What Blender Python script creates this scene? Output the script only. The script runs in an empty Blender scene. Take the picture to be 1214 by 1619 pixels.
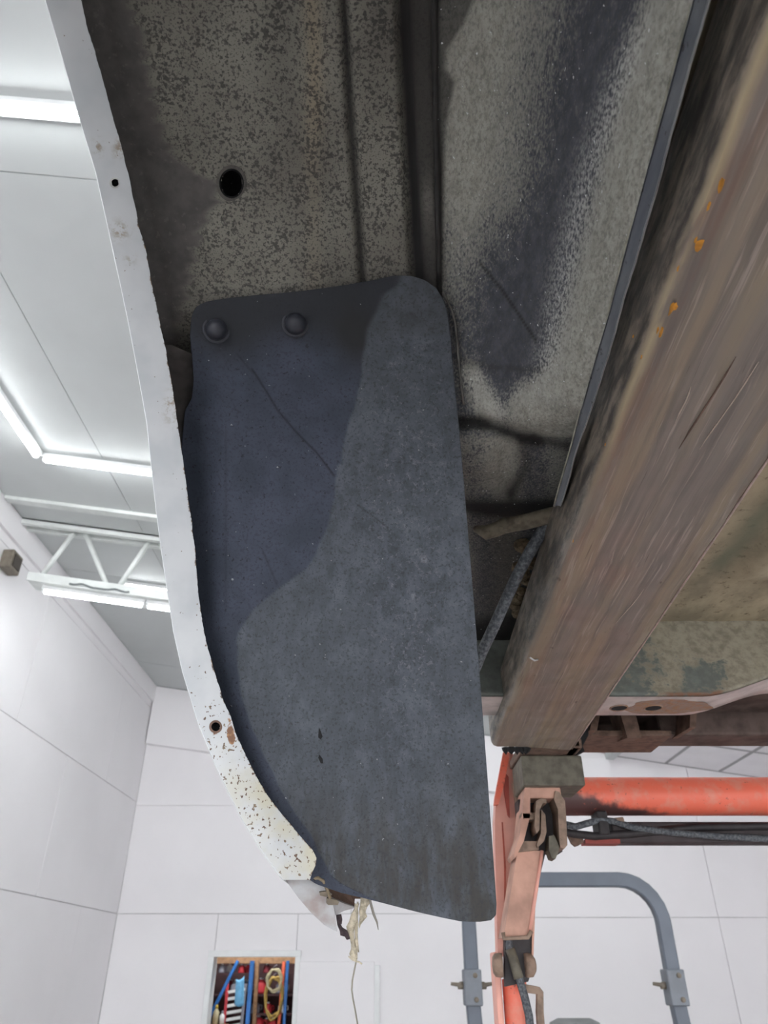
import bpy, bmesh, math, random
import numpy as np
from mathutils import Vector, Matrix
random.seed(7); rng = np.random.default_rng(11)
SC = bpy.context.scene
COL = SC.collection

# ------------------------------------------------------------------ camera, world, exposure
F = 1146.0; TH = math.radians(32.3); CH = 1.88        # focal length in px of the 1214x1619 frame, pitch, camera height
CT, ST = math.cos(TH), math.sin(TH)
cam = bpy.data.cameras.new('camera'); camo = bpy.data.objects.new('camera', cam); COL.objects.link(camo)
cam.sensor_fit = 'VERTICAL'; cam.sensor_height = 36.0; cam.lens = F/1619*36
cam.clip_start = 0.01; cam.clip_end = 200
camo.location = (0, 0, CH); camo.rotation_euler = (math.pi/2+TH, 0, 0)
cam.dof.use_dof = True; cam.dof.focus_distance = 0.68; cam.dof.aperture_fstop = 14
SC.camera = camo
world = bpy.data.worlds.new('world'); SC.world = world; world.use_nodes = True
world.node_tree.nodes['Background'].inputs[0].default_value = (0.97, 0.975, 1.0, 1)
world.node_tree.nodes['Background'].inputs[1].default_value = 2.3
SC.view_settings.view_transform = 'Standard'; SC.view_settings.look = 'None'
SC.view_settings.exposure = 2.0; SC.view_settings.gamma = 1.0; SC.view_settings.use_curve_mapping = False
try:
    SC.cycles.use_denoising = True; SC.cycles.max_bounces = 10; SC.cycles.diffuse_bounces = 7
except Exception: pass
LAMP = 8.5                                            # emission of the ceiling tubes

# ------------------------------------------------------------------ helpers: measuring
def ray(px, py):
    a = (px-607)/F; b = (809.5-py)/F
    return np.array([a, CT-b*ST, ST+b*CT])
def w(d): return (float(d[0]), float(d[1]), float(d[2])+CH)
def atY(px, py, Y): d = ray(px, py); return w(d*Y/d[1])
def atX(px, py, X): d = ray(px, py); return w(d*X/d[0])
def atZ(px, py, Z): d = ray(px, py); return w(d*Z/d[2])
def atD(px, py, D): return w(ray(px, py)*D)
def atR(px, py, r): d = ray(px, py); return w(d*r/math.hypot(d[1], d[2]))
def phi_of(py): return TH + math.atan((809.5-py)/F)
def proj(p):
    x, y, z = p[0], p[1], p[2]-CH
    dp = y*CT+z*ST; up = -y*ST+z*CT
    if dp < 1e-4: return 607.0, -3000.0
    return 607+F*x/dp, 809.5-F*up/dp
def sm(a, b, x):
    t = (x-a)/(b-a); t = 0.0 if t < 0 else 1.0 if t > 1 else t; return t*t*(3-2*t)
def tab(y, pts):
    if y <= pts[0][0]: return float(pts[0][1])
    for (a, c), (d, e) in zip(pts, pts[1:]):
        if y <= d: return c+(e-c)*(y-a)/(d-a) if d > a else float(e)
    return float(pts[-1][1])
def dpoly(px, py, pts):
    best = 1e9
    for (x0, y0), (x1, y1) in zip(pts[:-1], pts[1:]):
        dx, dy = x1-x0, y1-y0; L = dx*dx+dy*dy
        t = 0 if L == 0 else max(0, min(1, ((px-x0)*dx+(py-y0)*dy)/L))
        best = min(best, math.hypot(px-x0-t*dx, py-y0-t*dy))
    return best
def inside(px, py, poly):
    c = False; n = len(poly); j = n-1
    for i in range(n):
        xi, yi = poly[i]; xj, yj = poly[j]
        if (yi > py) != (yj > py) and px < (xj-xi)*(py-yi)/(yj-yi)+xi: c = not c
        j = i
    return c

# ------------------------------------------------------------------ helpers: objects
def mk(name, me, mat=None, parent=None, smooth=False, **props):
    o = bpy.data.objects.new(name, me); COL.objects.link(o)
    if mat is not None and not me.materials: me.materials.append(mat)
    if smooth:
        for p in me.polygons: p.use_smooth = True
    if parent is not None: o.parent = parent
    for k, v in props.items(): o[k] = v
    return o
def mesh(name, V, Fs):
    me = bpy.data.meshes.new(name); me.from_pydata([tuple(v) for v in V], [], Fs); me.update(); return me
def thing(name, label, cat, loc=(0, 0, 0), group=None, kind=None):
    o = bpy.data.objects.new(name, None); COL.objects.link(o); o.location = loc; o.empty_display_size = .1
    o['label'] = label
    if cat: o['category'] = cat
    if group: o['group'] = group
    if kind: o['kind'] = kind
    return o
def rel(o, parent):          # parent keeping the world position (meshes here are built in world space)
    o.parent = parent
    o.matrix_parent_inverse = Matrix.Translation(parent_loc(parent)).inverted()
    return o
def parent_loc(p):
    return Vector(p.location) if p.type == 'EMPTY' else Vector((0, 0, 0))   # meshes sit at the world origin
class B:
    """collects shapes into one bmesh, in world space"""
    def __init__(s): s.bm = bmesh.new()
    def box(s, lo, hi, bev=0, M=None):
        vs = [s.bm.verts.new((x, y, z)) for x in (lo[0], hi[0]) for y in (lo[1], hi[1]) for z in (lo[2], hi[2])]
        if M is not None:
            for v in vs: v.co = M @ v.co
        fs = [s.bm.faces.new([vs[i] for i in q]) for q in ((0,1,3,2),(4,6,7,5),(0,4,5,1),(2,3,7,6),(0,2,6,4),(1,5,7,3))]
        if bev:
            es = list({e for f in fs for e in f.edges})
            bmesh.ops.bevel(s.bm, geom=es, offset=bev, segments=2, affect='EDGES', profile=.5)
        return s
    def hexa(s, pts):
        vs = [s.bm.verts.new(p) for p in pts]       # 4 bottom (loop), 4 top (loop)
        for q in ((3,2,1,0),(4,5,6,7),(0,1,5,4),(1,2,6,5),(2,3,7,6),(3,0,4,7)): s.bm.faces.new([vs[i] for i in q])
        return s
    def tube(s, path, rad, n=10, cap=True, sq=None, up=(0, 0, 1)):
        P = [Vector(p) for p in path]; rings = []
        if not hasattr(rad, '__len__'): rad = [rad]*len(P)
        ref = Vector(up)
        for i, p in enumerate(P):
            t = ((P[min(i+1, len(P)-1)]-p).normalized()+(p-P[max(i-1, 0)]).normalized())
            if t.length < 1e-9: t = P[min(i+1, len(P)-1)]-P[max(i-1, 0)]
            t.normalize()
            a = t.cross(ref)
            if a.length < 1e-3: a = t.cross(Vector((1, 0, 0)))
            a.normalize(); b = a.cross(t).normalized(); ref = b
            if sq:
                hw, hh = sq; k = .82
                c = [(-1,-k),(-1,k),(-k,1),(k,1),(1,k),(1,-k),(k,-1),(-k,-1)]
                rings.append([s.bm.verts.new(p+a*(u*hw*rad[i])+b*(v*hh*rad[i])) for u, v in c])
            else:
                rings.append([s.bm.verts.new(p+a*(math.cos(2*math.pi*k/n)*rad[i])+b*(math.sin(2*math.pi*k/n)*rad[i])) for k in range(n)])
        m = len(rings[0])
        for r0, r1 in zip(rings[:-1], rings[1:]):
            for k in range(m): s.bm.faces.new((r0[k], r0[(k+1) % m], r1[(k+1) % m], r1[k]))
        if cap:
            s.bm.faces.new(rings[0][::-1]); s.bm.faces.new(rings[-1])
        return s
    def lathe(s, o, axis, prof, n=20):
        o = Vector(o); ax = Vector(axis).normalized()
        a = ax.cross(Vector((0, 0, 1)))
        if a.length < .1: a = ax.cross(Vector((1, 0, 0)))
        a.normalize(); b = ax.cross(a); rings = []
        for r, h in prof:
            if r <= 1e-6: rings.append([s.bm.verts.new(o+ax*h)])
            else: rings.append([s.bm.verts.new(o+ax*h+a*(r*math.cos(2*math.pi*k/n))+b*(r*math.sin(2*math.pi*k/n))) for k in range(n)])
        for r0, r1 in zip(rings[:-1], rings[1:]):
            for k in range(n):
                q = [r0[k % len(r0)], r0[(k+1) % len(r0)], r1[(k+1) % len(r1)], r1[k % len(r1)]]
                q = list(dict.fromkeys(q))
                if len(q) > 2: s.bm.faces.new(q)
        return s
    def plate(s, poly, off):
        """polygon of 3D points, given thickness by the offset vector"""
        off = Vector(off); a = [s.bm.verts.new(p) for p in poly]; b = [s.bm.verts.new(Vector(p)+off) for p in poly]
        n = len(a); s.bm.faces.new(a); s.bm.faces.new(b[::-1])
        for i in range(n): s.bm.faces.new((a[i], b[i], b[(i+1) % n], a[(i+1) % n]))
        return s
    def sheet(s, rows, thick=None):
        """grid of points (rows of equal length); thick = offset vector for the back side"""
        g = [[s.bm.verts.new(p) for p in r] for r in rows]
        for r0, r1 in zip(g[:-1], g[1:]):
            for k in range(len(r0)-1): s.bm.faces.new((r0[k], r0[k+1], r1[k+1], r1[k]))
        if thick is not None:
            t = Vector(thick); h = [[s.bm.verts.new(v.co+t) for v in r] for r in g]
            for r0, r1 in zip(h[:-1], h[1:]):
                for k in range(len(r0)-1): s.bm.faces.new((r1[k], r1[k+1], r0[k+1], r0[k]))
            rim = g[0]+[r[-1] for r in g[1:]]+g[-1][-2::-1]+[r[0] for r in g[-2:0:-1]]
            rih = h[0]+[r[-1] for r in h[1:]]+h[-1][-2::-1]+[r[0] for r in h[-2:0:-1]]
            for k in range(len(rim)): s.bm.faces.new((rim[k], rih[k], rih[(k+1) % len(rim)], rim[(k+1) % len(rim)]))
        return s
    def done(s, name, mat, parent=None, smooth=False, **props):
        bmesh.ops.recalc_face_normals(s.bm, faces=s.bm.faces)
        me = bpy.data.meshes.new(name); s.bm.to_mesh(me); s.bm.free()
        if smooth:
            for p in me.polygons: p.use_smooth = True
            if smooth == 'auto':
                try: me.set_sharp_from_angle(angle=math.radians(35))
                except Exception: pass
        o = mk(name, me, mat, None, **props)
        if parent is not None: rel(o, parent)
        return o
def gridmesh(name, V, nr, nc, attrs=None, skip=None):
    Fs = []
    for i in range(nr-1):
        for j in range(nc-1):
            if skip is not None and skip(i, j): continue
            k = i*nc+j; Fs.append((k, k+1, k+nc+1, k+nc))
    me = mesh(name, V, Fs)
    for an, vals in (attrs or {}).items():
        at = me.attributes.new(an, 'FLOAT', 'POINT'); at.data.foreach_set('value', np.asarray(vals, dtype=np.float32))
    for p in me.polygons: p.use_smooth = True
    return me

# ------------------------------------------------------------------ helpers: materials
def L(r, g, b):
    f = lambda c: (c/255/12.92) if c/255 <= .04045 else ((c/255+.055)/1.055)**2.4
    return (f(r), f(g), f(b), 1)
class NB:
    def __init__(s, name, rough=.8, metal=0, spec=.4):
        s.m = bpy.data.materials.new(name); s.m.use_nodes = True; s.t = s.m.node_tree; s.b = s.t.nodes['Principled BSDF']
        s.b.inputs['Roughness'].default_value = rough; s.b.inputs['Metallic'].default_value = metal
        s.b.inputs['Specular IOR Level'].default_value = spec
        s.obj = s.n('ShaderNodeTexCoord').outputs['Object']
    def n(s, k): return s.t.nodes.new(k)
    def put(s, sock, v):
        if hasattr(v, 'is_output') or isinstance(v, bpy.types.NodeSocket): s.t.links.new(v, sock)
        elif isinstance(v, (tuple, list)) and sock.type == 'RGBA' and len(v) == 3: sock.default_value = (*v, 1)
        else: sock.default_value = v
    def map(s, scale, loc=(0, 0, 0), vec=None):
        k = s.n('ShaderNodeMapping'); s.put(k.inputs[0], vec or s.obj); k.inputs['Scale'].default_value = scale; k.inputs['Location'].default_value = loc; return k.outputs[0]
    def noise(s, scale, detail=3, rough=.55, vec=None, dist=0):
        k = s.n('ShaderNodeTexNoise'); s.put(k.inputs['Vector'], vec or s.obj); k.inputs['Scale'].default_value = scale
        k.inputs['Detail'].default_value = detail; k.inputs['Roughness'].default_value = rough; k.inputs['Distortion'].default_value = dist; return k.outputs['Fac']
    def voro(s, scale, vec=None):
        k = s.n('ShaderNodeTexVoronoi'); s.put(k.inputs['Vector'], vec or s.obj); k.inputs['Scale'].default_value = scale; return k.outputs['Distance']
    def step(s, x, a, b):
        k = s.n('ShaderNodeMapRange'); k.interpolation_type = 'SMOOTHSTEP'; s.put(k.inputs['Value'], x); k.inputs['From Min'].default_value = a; k.inputs['From Max'].default_value = b; return k.outputs[0]
    def math(s, op, a, b=0.0):
        k = s.n('ShaderNodeMath'); k.operation = op; s.put(k.inputs[0], a); s.put(k.inputs[1], b); return k.outputs[0]
    def mix(s, f, a, b):
        k = s.n('ShaderNodeMix'); k.data_type = 'RGBA'; s.put(k.inputs[0], f); s.put(k.inputs[6], a); s.put(k.inputs[7], b); return k.outputs[2]
    def attr(s, name):
        k = s.n('ShaderNodeAttribute'); k.attribute_name = name; return k.outputs['Fac']
    def xyz(s):
        k = s.n('ShaderNodeSeparateXYZ'); s.put(k.inputs[0], s.obj); return k.outputs
    def bump(s, h, strength=.3, dist=.002):
        k = s.n('ShaderNodeBump'); k.inputs['Strength'].default_value = strength; k.inputs['Distance'].default_value = dist; s.put(k.inputs['Height'], h); s.t.links.new(k.outputs[0], s.b.inputs['Normal'])
    def end(s, col, rough=None):
        s.put(s.b.inputs['Base Color'], col)
        if rough is not None: s.put(s.b.inputs['Roughness'], rough)
        return s.m
def plain(name, col, rough=.7, metal=0, var=.12, scale=30, bump=0, dark=None):
    k = NB(name, rough, metal); nz = k.noise(scale, 4)
    d = dark or tuple(c*(1-var*2.2) for c in col[:3])+(1,)
    c = k.mix(k.step(nz, .35, .7), col, d)
    if bump: k.bump(nz, bump, .004)
    return k.end(c)
MATS = {}
def lit(name, col, e):
    m = bpy.data.materials.new(name); m.use_nodes = True; b = m.node_tree.nodes['Principled BSDF']
    b.inputs['Base Color'].default_value = col; b.inputs['Emission Color'].default_value = col; b.inputs['Emission Strength'].default_value = e; return m

m_wall = plain('white_painted_board', (.83, .815, .83, 1), .65, 0, .012, 1.3, 0)
m_ceil = plain('white_ceiling_paint', (.55, .575, .572, 1), .6, 0, .03, 1.0, 0)
m_gap = plain('joint_shadow_gap', (.46, .46, .46, 1), .9, 0, .1, 5)
m_floor = plain('light_epoxy_floor', (.48, .475, .47, 1), .45, 0, .06, 2.0)
m_white = plain('white_enamel', (.78, .80, .80, 1), .4, 0, .03, 6)
m_joist = plain('white_steel_paint', (.70, .73, .71, 1), .5, 0, .06, 8)
m_tube = lit('lamp_tube', (.96, .99, 1, 1), LAMP)
m_greybox = plain('grey_brown_plastic', L(120, 112, 100), .6)
m_tile = plain('ceiling_tile_board', (.86, .84, .86, 1), .8, 0, .02, 4)
m_grid = plain('grey_tile_grid', (.38, .37, .38, 1), .6, 0, .05, 6)

# ------------------------------------------------------------------ the room
XL, XR, YB, YF, ZT = -3.24, 6.2, 10.05, -6.0, 0.0
def ceilz(x): return CH+2.914-.15*x
def struct(o, label=None):
    o['kind'] = 'structure'
    if label: o['label'] = label
    return o
fl = B().box((XL-.3, YF-8, -.2), (XR+.3, YB+1.6, 0)).done('floor', m_floor); struct(fl, 'light grey smooth garage floor')
# left wall: backing plus boards
b = B(); b.box((XL-.25, YF, 0), (XL-.018, YB, ceilz(XL)+.1)); wl = b.done('wall_left', m_gap); struct(wl, 'tall white boarded garage wall with faint joints')
def sheet_x(x0, x1, y0, y1, z0, z1, parent, mat=m_wall, name='panel'):
    return B().box((x0, y0, z0), (x1, y1, z1), .003).done(name, mat, parent)
zr = [0, 1.22, 2.46, 3.74, 4.96, ceilz(XL)]
for r in range(5):
    y = YB; off = (.0 if r % 2 == 0 else 1.22)
    edges = [YB]+[YB-off-2.44*k for k in range(0 if off else 1, 8)]
    edges = [e for e in edges if e > YF]+[YF]
    for y1, y0 in zip(edges[:-1], edges[1:]):
        if y1-y0 < .05: continue
        j = rng.uniform(-.0015, .0015)
        sheet_x(XL-.018, XL+j, y0+.003, y1-.003, zr[r]+.003, zr[r+1]-.003, wl)
# back wall with the doorway
DX0, DX1, DZ = -2.01, -1.04, CH+.138
b = B()
b.box((XL-.25, YB+.018, 0), (DX0, YB+.2, ceilz(XL)+.1)); b.box((DX0, YB+.018, DZ), (DX1, YB+.2, ceilz(XL)+.1)); b.box((DX1, YB+.018, 0), (XR+.25, YB+.2, ceilz(XL)+.1))
wb = b.done('wall_back', m_gap); struct(wb, 'white boarded back wall with a storage doorway')
def bpanel(x0, x1, z0, z1, zslope=False):
    j = rng.uniform(-.0015, .0015); g = .003
    if zslope:
        p = [(x0+g, YB+j, z0), (x1-g, YB+j, z0), (x1-g, YB+.018, z0), (x0+g, YB+.018, z0), (x0+g, YB+j, ceilz(x0)), (x1-g, YB+j, ceilz(x1)), (x1-g, YB+.018, ceilz(x1)), (x0+g, YB+.018, ceilz(x0))]
        return B().hexa(p).done('panel', m_wall, wb)
    return B().box((x0+g, YB+j, z0+g), (x1-g, YB+.018, z1-g), .002).done('panel', m_wall, wb)
xs0 = [XL, -1.04, 1.4, 4.05, XR]
bpanel(XL, DX0, 0, 1.22); bpanel(XL, DX0, 1.22, 2.46); bpanel(DX1, 1.4, 0, 1.22); bpanel(1.4, 4.05, 0, 1.22); bpanel(4.05, XR, 0, 1.22)
bpanel(DX1, 1.4, 1.22, 2.46); bpanel(1.4, 4.05, 1.22, 2.42); bpanel(4.05, XR, 1.22, 2.42)
bpanel(DX0, DX1, DZ, 2.46)
for a0, a1 in ((XL, -.4), (-.4, 1.4), (1.4, 4.05), (4.05, XR)): bpanel(a0, a1, 2.46 if a0 < 1.3 else 2.42, 3.7)
for a0, a1 in ((XL, -.8), (-.8, 1.64), (1.64, 4.05), (4.05, XR)): bpanel(a0, a1, 3.7, 5, True)
# soffit band below the ceiling on the back wall, following the ceiling slope
b = B(); x0, x1 = XL+.02, 3.0
b.hexa([(x0, YB-.10, ceilz(x0)-.80), (x1, YB-.10, ceilz(x1)-.70), (x1, YB+.001, ceilz(x1)-.70), (x0, YB+.001, ceilz(x0)-.80), (x0, YB-.10, ceilz(x0)-.01), (x1, YB-.10, ceilz(x1)-.01), (x1, YB+.001, ceilz(x1)-.01), (x0, YB+.001, ceilz(x0)-.01)])
o = b.done('trim_1', m_wall); struct(o, 'white boxed soffit band under the ceiling of the back wall')
# beam along the top of the left wall
b = B(); b.box((XL-.002, YF, CH+3.165), (XL+.035, YB, ceilz(XL)-.008), .004); o = b.done('trim_2', m_wall); struct(o, 'white beam along the top of the long wall')
# right wall and front wall with two open bay doors
b = B(); b.box((XR, YF, 0), (XR+.2, YB, 5)); o = b.done('wall_right', m_wall); struct(o, 'plain white wall beyond the vehicle')
b = B(); zt = 5.5
b.box((XL-.25, YF-.2, 0), (-2.6, YF, zt)); b.box((1.0, YF-.2, 0), (2.0, YF, zt)); b.box((5.6, YF-.2, 0), (XR+.2, YF, zt)); b.box((-2.6, YF-.2, 3.9), (1.0, YF, zt)); b.box((2.0, YF-.2, 3.9), (5.6, YF, zt))
o = b.done('wall_front', m_wall); struct(o, 'white front wall with two open vehicle bays')
# ceiling: sloping, boards left, grid tiles right
def cbox(x0, x1, y0, y1, th=.02, drop=0):
    return [(x0, y0, ceilz(x0)-drop), (x1, y0, ceilz(x1)-drop), (x1, y1, ceilz(x1)-drop), (x0, y1, ceilz(x0)-drop), (x0, y0, ceilz(x0)+th), (x1, y0, ceilz(x1)+th), (x1, y1, ceilz(x1)+th), (x0, y1, ceilz(x0)+th)]
b = B(); p = cbox(XL-.25, XR+.2, YF-.2, YB+.2, .2, -.02); b.hexa(p); ce = b.done('ceiling', m_gap); struct(ce, 'white sloping garage ceiling of boards and tiles')
TX0 = 3.08
for y0, y1 in ((YF, -3.9), (-3.9, -1.9), (-1.9, .2), (.2, 2.03), (2.03, 5.15), (5.15, 6.42), (6.42, 9.0), (9.0, YB)):
    for x0, x1 in ((XL, -2.1), (-2.1, .34), (.34, TX0)):
        g = .003
        B().hexa(cbox(x0+g, x1-g, y0+g, y1-g, .02, rng.uniform(0, .001))).done('panel', m_ceil, ce)
for y0, y1 in ((YF, -2), (-2, 3.0)):
    B().hexa(cbox(TX0+.003, XR-.003, y0+.003, y1-.003)).done('panel', m_ceil, ce)
ty = [YB-1.05*k for k in range(0, 8)]; ty[0] = YB
tx = [TX0+.70*k for k in range(0, 6)]; tx[-1] = XR
for a in range(len(ty)-1):
    for c in range(len(tx)-1):
        y1, y0 = ty[a], max(ty[a+1], 3.0)
        if y1-y0 < .05: continue
        B().hexa(cbox(tx[c]+.016, tx[c+1]-.016, y0+.016, y1-.016, .02, -.006)).done('ceiling_tile', m_tile, ce)
g = .016
for x in tx[:-1]: B().hexa(cbox(x-g, x+g, 3.0, YB, .015, .004)).done('tile_rail', m_grid, ce)
for y in ty[:-1]:
    if y > 3: B().hexa(cbox(TX0, XR, y-g, y+g, .015, .0045)).done('tile_rail', m_grid, ce)
# boxed edge where the tile grid starts
B().hexa(cbox(TX0-.12, TX0-.02, 3.0, YB-.11, .01, .09)).done('edge_box', m_ceil, ce)
# strip across the ceiling
b = B(); b.hexa(cbox(XL+.04, 4.0, 5.10, 5.18, .005, .03)); o = b.done('trim_3', m_joist); struct(o, 'white steel strip across the ceiling')
b = B(); b.hexa(cbox(XL+.04, 3.0, 6.86, 6.92, .005, .02)); o = b.done('trim_4', m_joist); struct(o, 'thin white strip across the ceiling behind the joist')

# open-web joist
jo = thing('roof_joist', 'white open web steel joist crossing under the ceiling', None, (XL, 5.55, CH+3.3), kind='structure')
def jz(x): return ceilz(x)
b = B(); b.hexa(cbox(XL+.035, 4.4, 5.46, 5.50, 0, .055)); b.hexa(cbox(XL+.035, 4.4, 5.58, 5.62, 0, .055)); b.hexa(cbox(XL+.035, 4.4, 5.46, 5.62, 0, .012)); b.done('top_chord', m_joist, jo)
def lowz(x): return CH+2.80-.15*(x+2.9)
b = B()
def lbox(x0, x1, y0, y1, a, c): b.hexa([(x0,y0,lowz(x0)+a),(x1,y0,lowz(x1)+a),(x1,y1,lowz(x1)+a),(x0,y1,lowz(x0)+a),(x0,y0,lowz(x0)+c),(x1,y0,lowz(x1)+c),(x1,y1,lowz(x1)+c),(x0,y1,lowz(x0)+c)])
lbox(-3.0, 4.2, 5.44, 5.50, -.03, .03); lbox(-3.0, 4.2, 5.58, 5.64, -.03, .03); lbox(-3.0, 4.2, 5.44, 5.64, -.045, -.03); b.done('bottom_chord', m_joist, jo)
xx = -2.95; k = 0
while xx < 3.9:
    xt, xb = (xx+.20, xx)
    B().tube([(xb, 5.54, lowz(xb)), (xt, 5.54, ceilz(xt)-.03)], .022, 8).done('web_bar', m_joist, jo, True)
    B().tube([(xt+.10, 5.54, ceilz(xt+.1)-.03), (xx+.62, 5.54, lowz(xx+.62))], .022, 8).done('web_bar', m_joist, jo, True)
    xx += .68
# dark cable tie along the bottom chord
cb = B().tube([(-2.62+.03*i, 5.42+.01*math.sin(i*1.3), lowz(-2.62+.03*i)-.038+.012*math.sin(i*.55)*math.sin(i*.21)) for i in range(18)], .009, 6).done('cable', plain('grey_cable', L(110, 116, 116)), jo, True)
b = B().box((XL+.002, 5.38, CH+2.86), (XL+.10, 5.56, CH+3.03), .01); bx = b.done('wall_box', m_greybox)
bx['label'] = 'small brown box mounted high on the wall below the beam'; bx['category'] = 'box'
B().box((XL+.10, 5.41, CH+2.89), (XL+.108, 5.53, CH+3.0)).done('cover', plain('dark_cover', L(70, 64, 58)), bx)

def lamp(label, p0, p1, hang=0.0):
    """LED strip: housing and tube between two points"""
    p0, p1 = Vector(p0), Vector(p1); d = (p1-p0).normalized(); n = Vector((.15, 0, 1)).normalized(); s = d.cross(n).normalized()
    t = thing('strip_light', label, 'light', tuple(p0), 'tube lights on the ceiling')
    b = B()
    def bar(a, c, hw, z0, z1):
        q = [a-s*hw, c-s*hw, c+s*hw, a+s*hw]
        b.hexa([tuple(v+n*z0) for v in q]+[tuple(v+n*z1) for v in q])
    bar(p0-d*.02, p1+d*.02, .036, -.034-hang, 0); b.done('housing', m_white, t)
    b = B(); b.tube([tuple(p0-n*(.042+hang)), tuple(p1-n*(.042+hang))], .02, 10); b.done('tube', m_tube, t, True)
    for e, dd in ((p0, -1), (p1, 1)):
        b = B(); b.lathe(tuple(e-n*(.042+hang)), tuple(d*dd), [(0, -.002), (.022, -.002), (.022, .018), (0, .018)], 10); b.done('end_cap', m_white, t)
    return t
def cp(x, y): return (x, y, ceilz(x)-.003)
lamp('tube light running across the ceiling beside the bare ceiling joint', cp(-2.0, 1.70), cp(.3, 1.70))
lamp('tube light running lengthwise along the ceiling, pointing at the joist', cp(-2.60, 2.05), cp(-2.60, 4.36))
lamp('tube light across the ceiling, touching the end of the lengthwise tube', cp(-2.54, 4.41), cp(-.2, 4.41))
lamp('tube light on the ceiling behind the open web joist', cp(-2.58, 6.53), cp(-.3, 6.53))
def lp(x): return (x, 5.54, lowz(x)-.046)
lamp('first tube light under the bottom chord of the joist, next to the wall', lp(-2.86), lp(-2.01))
lamp('second tube light under the bottom chord of the joist', lp(-1.96), lp(-.6))
for x, y, lb in ((-2.0, -1.5, 'tube light across the ceiling above the truck bed front'), (-2.0, -4.2, 'tube light across the ceiling by the bay next to the long wall'), (2.2, -4.2, 'tube light across the ceiling by the bay beyond the truck'),
                 (.65, 4.4, 'tube light across the ceiling above the tractor'), (.65, 8.2, 'tube light across the ceiling near the back wall'), (3.4, 1.6, 'tube light across the ceiling beside the tile grid'), (3.4, -.6, 'tube light across the ceiling beyond the truck bed'), (3.4, -2.4, 'tube light across the ceiling beyond the front of the bed')):
    lamp(lb, cp(x, y), cp(x+2.2, y))

# doorway frame, sliding door and storage room
dt = B(); fw = .06
dt.box((DX0-fw, YB-.03, 0), (DX0+.005, YB+.2, DZ+fw), .004); dt.box((DX1-.005, YB-.03, 0), (DX1+fw, YB+.2, DZ+fw), .004); dt.box((DX0-fw, YB-.035, DZ-.005), (DX1+fw, YB+.2, DZ+fw), .004)
o = dt.done('trim_5', m_white); struct(o, 'white frame around the storage doorway')
sd = thing('sliding_door', 'white sliding door leaf pushed open beside the storage doorway', 'door', (DX1+.5, YB-.04, 0))
B().box((DX1+.05, YB-.05, .02), (DX1+.93, YB-.012, CH+.085), .006).done('leaf', m_wall, sd)
B().box((DX1+.93, YB-.04, .0), (DX1+.99, YB-.012, CH+.05), .004).done('edge_stile', m_white, sd)
B().tube([(DX1+.1, YB-.06, 1.0), (DX1+.1, YB-.085, 1.02), (DX1+.1, YB-.085, 1.18), (DX1+.1, YB-.06, 1.2)], .008, 8).done('handle', m_greybox, sd, True)
m_wood = plain('raw_wood', L(150, 116, 86), .7, 0, .15, 20)
m_dkwood = plain('dark_boards', L(72, 48, 50), .8, 0, .15, 10)
m_blue = plain('blue_paint', L(45, 120, 200), .4, 0, .1, 10)
m_ltblue = plain('light_blue_cloth', L(120, 185, 225), .8, 0, .08, 20)
m_red = plain('red_plastic', L(190, 50, 60), .5, 0, .1, 20)
m_dkred = plain('dark_red_plastic', L(120, 40, 50), .5, 0, .1, 20)
m_orange2 = plain('orange_strap', L(230, 110, 80), .6, 0, .1, 20)
m_tan = plain('tan_rope', L(185, 155, 85), .8, 0, .15, 60)
m_cream = plain('cream_rope', L(205, 195, 160), .8, 0, .1, 60)
m_grey = plain('grey_plastic', L(130, 130, 140), .5, 0, .1, 20)
m_yel = plain('yellow_plastic', L(220, 190, 70), .5, 0, .1, 20)
SY = YB+.2
b = B(); b.box((-3.0, SY+1.3, 0), (0, SY+1.38, 2.7)); o = b.done('wall_storage', m_dkwood); struct(o, 'dark boards at the back of the storage room')
b = B(); b.box((-3.05, SY, 0), (-3.0, SY+1.38, 2.7)); b.box((0, SY, 0), (.05, SY+1.38, 2.7)); o = b.done('wall_storage_sides', m_dkwood); struct(o, 'dark sides of the storage room')
b = B(); b.box((-3.05, SY, 2.7), (.05, SY+1.38, 2.75)); o = b.done('ceiling_storage', m_wood); struct(o, 'wooden ceiling of the storage room')
fill_lamp = thing('strip_light', 'unseen tube light added to brighten the storage room', 'light', (-1.9, SY+.3, 2.6), 'tube lights on the ceiling')  # unseen lamp added to brighten the things behind the doorway
B().tube([(-2.4, SY+.25, 2.60), (-.8, SY+.25, 2.60)], .045, 10).done('tube', m_tube, fill_lamp, True); B().box((-2.45, SY+.2, 2.65), (-.75, SY+.3, 2.70)).done('housing', m_white, fill_lamp)
def tagd(o, label, cat, group=None):
    o['label'] = label; o['category'] = cat
    if group: o['group'] = group
    return o
def S(px, py, dy=.35): return Vector(atY(px, py, YB+.2+dy))     # a point inside the storage room
def pole(name, label, cat, a, c, hw, mat, dy=.35):
    p, q = S(*a, dy), S(*c, dy); d = (p-q).normalized()
    q2 = q-d*((q.z-.0)/d.z) if abs(d.z) > .2 else q
    t = thing(name, label, cat, tuple(q2))
    B().tube([tuple(q2), tuple(p)], 1, sq=(hw, hw*.8)).done('bar', mat, t)
    B().box((q2.x-hw*1.6, q2.y-hw*1.6, 0), (q2.x+hw*1.6, q2.y+hw*1.6, .02)).done('foot', mat, t)
    return t
pole('rack_post', 'upright bright blue post in the storage doorway', 'post', (399, 1519), (391, 1619), .030, m_blue, .30)
pole('rack_post', 'blue post behind the coiled hose at the doorway jamb', 'post', (455, 1519), (449, 1619), .022, m_blue, .36)
pole('rack_brace', 'slanted blue brace leaning across the storage doorway', 'brace', (376, 1519), (337, 1597), .022, m_blue, .42)
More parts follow.
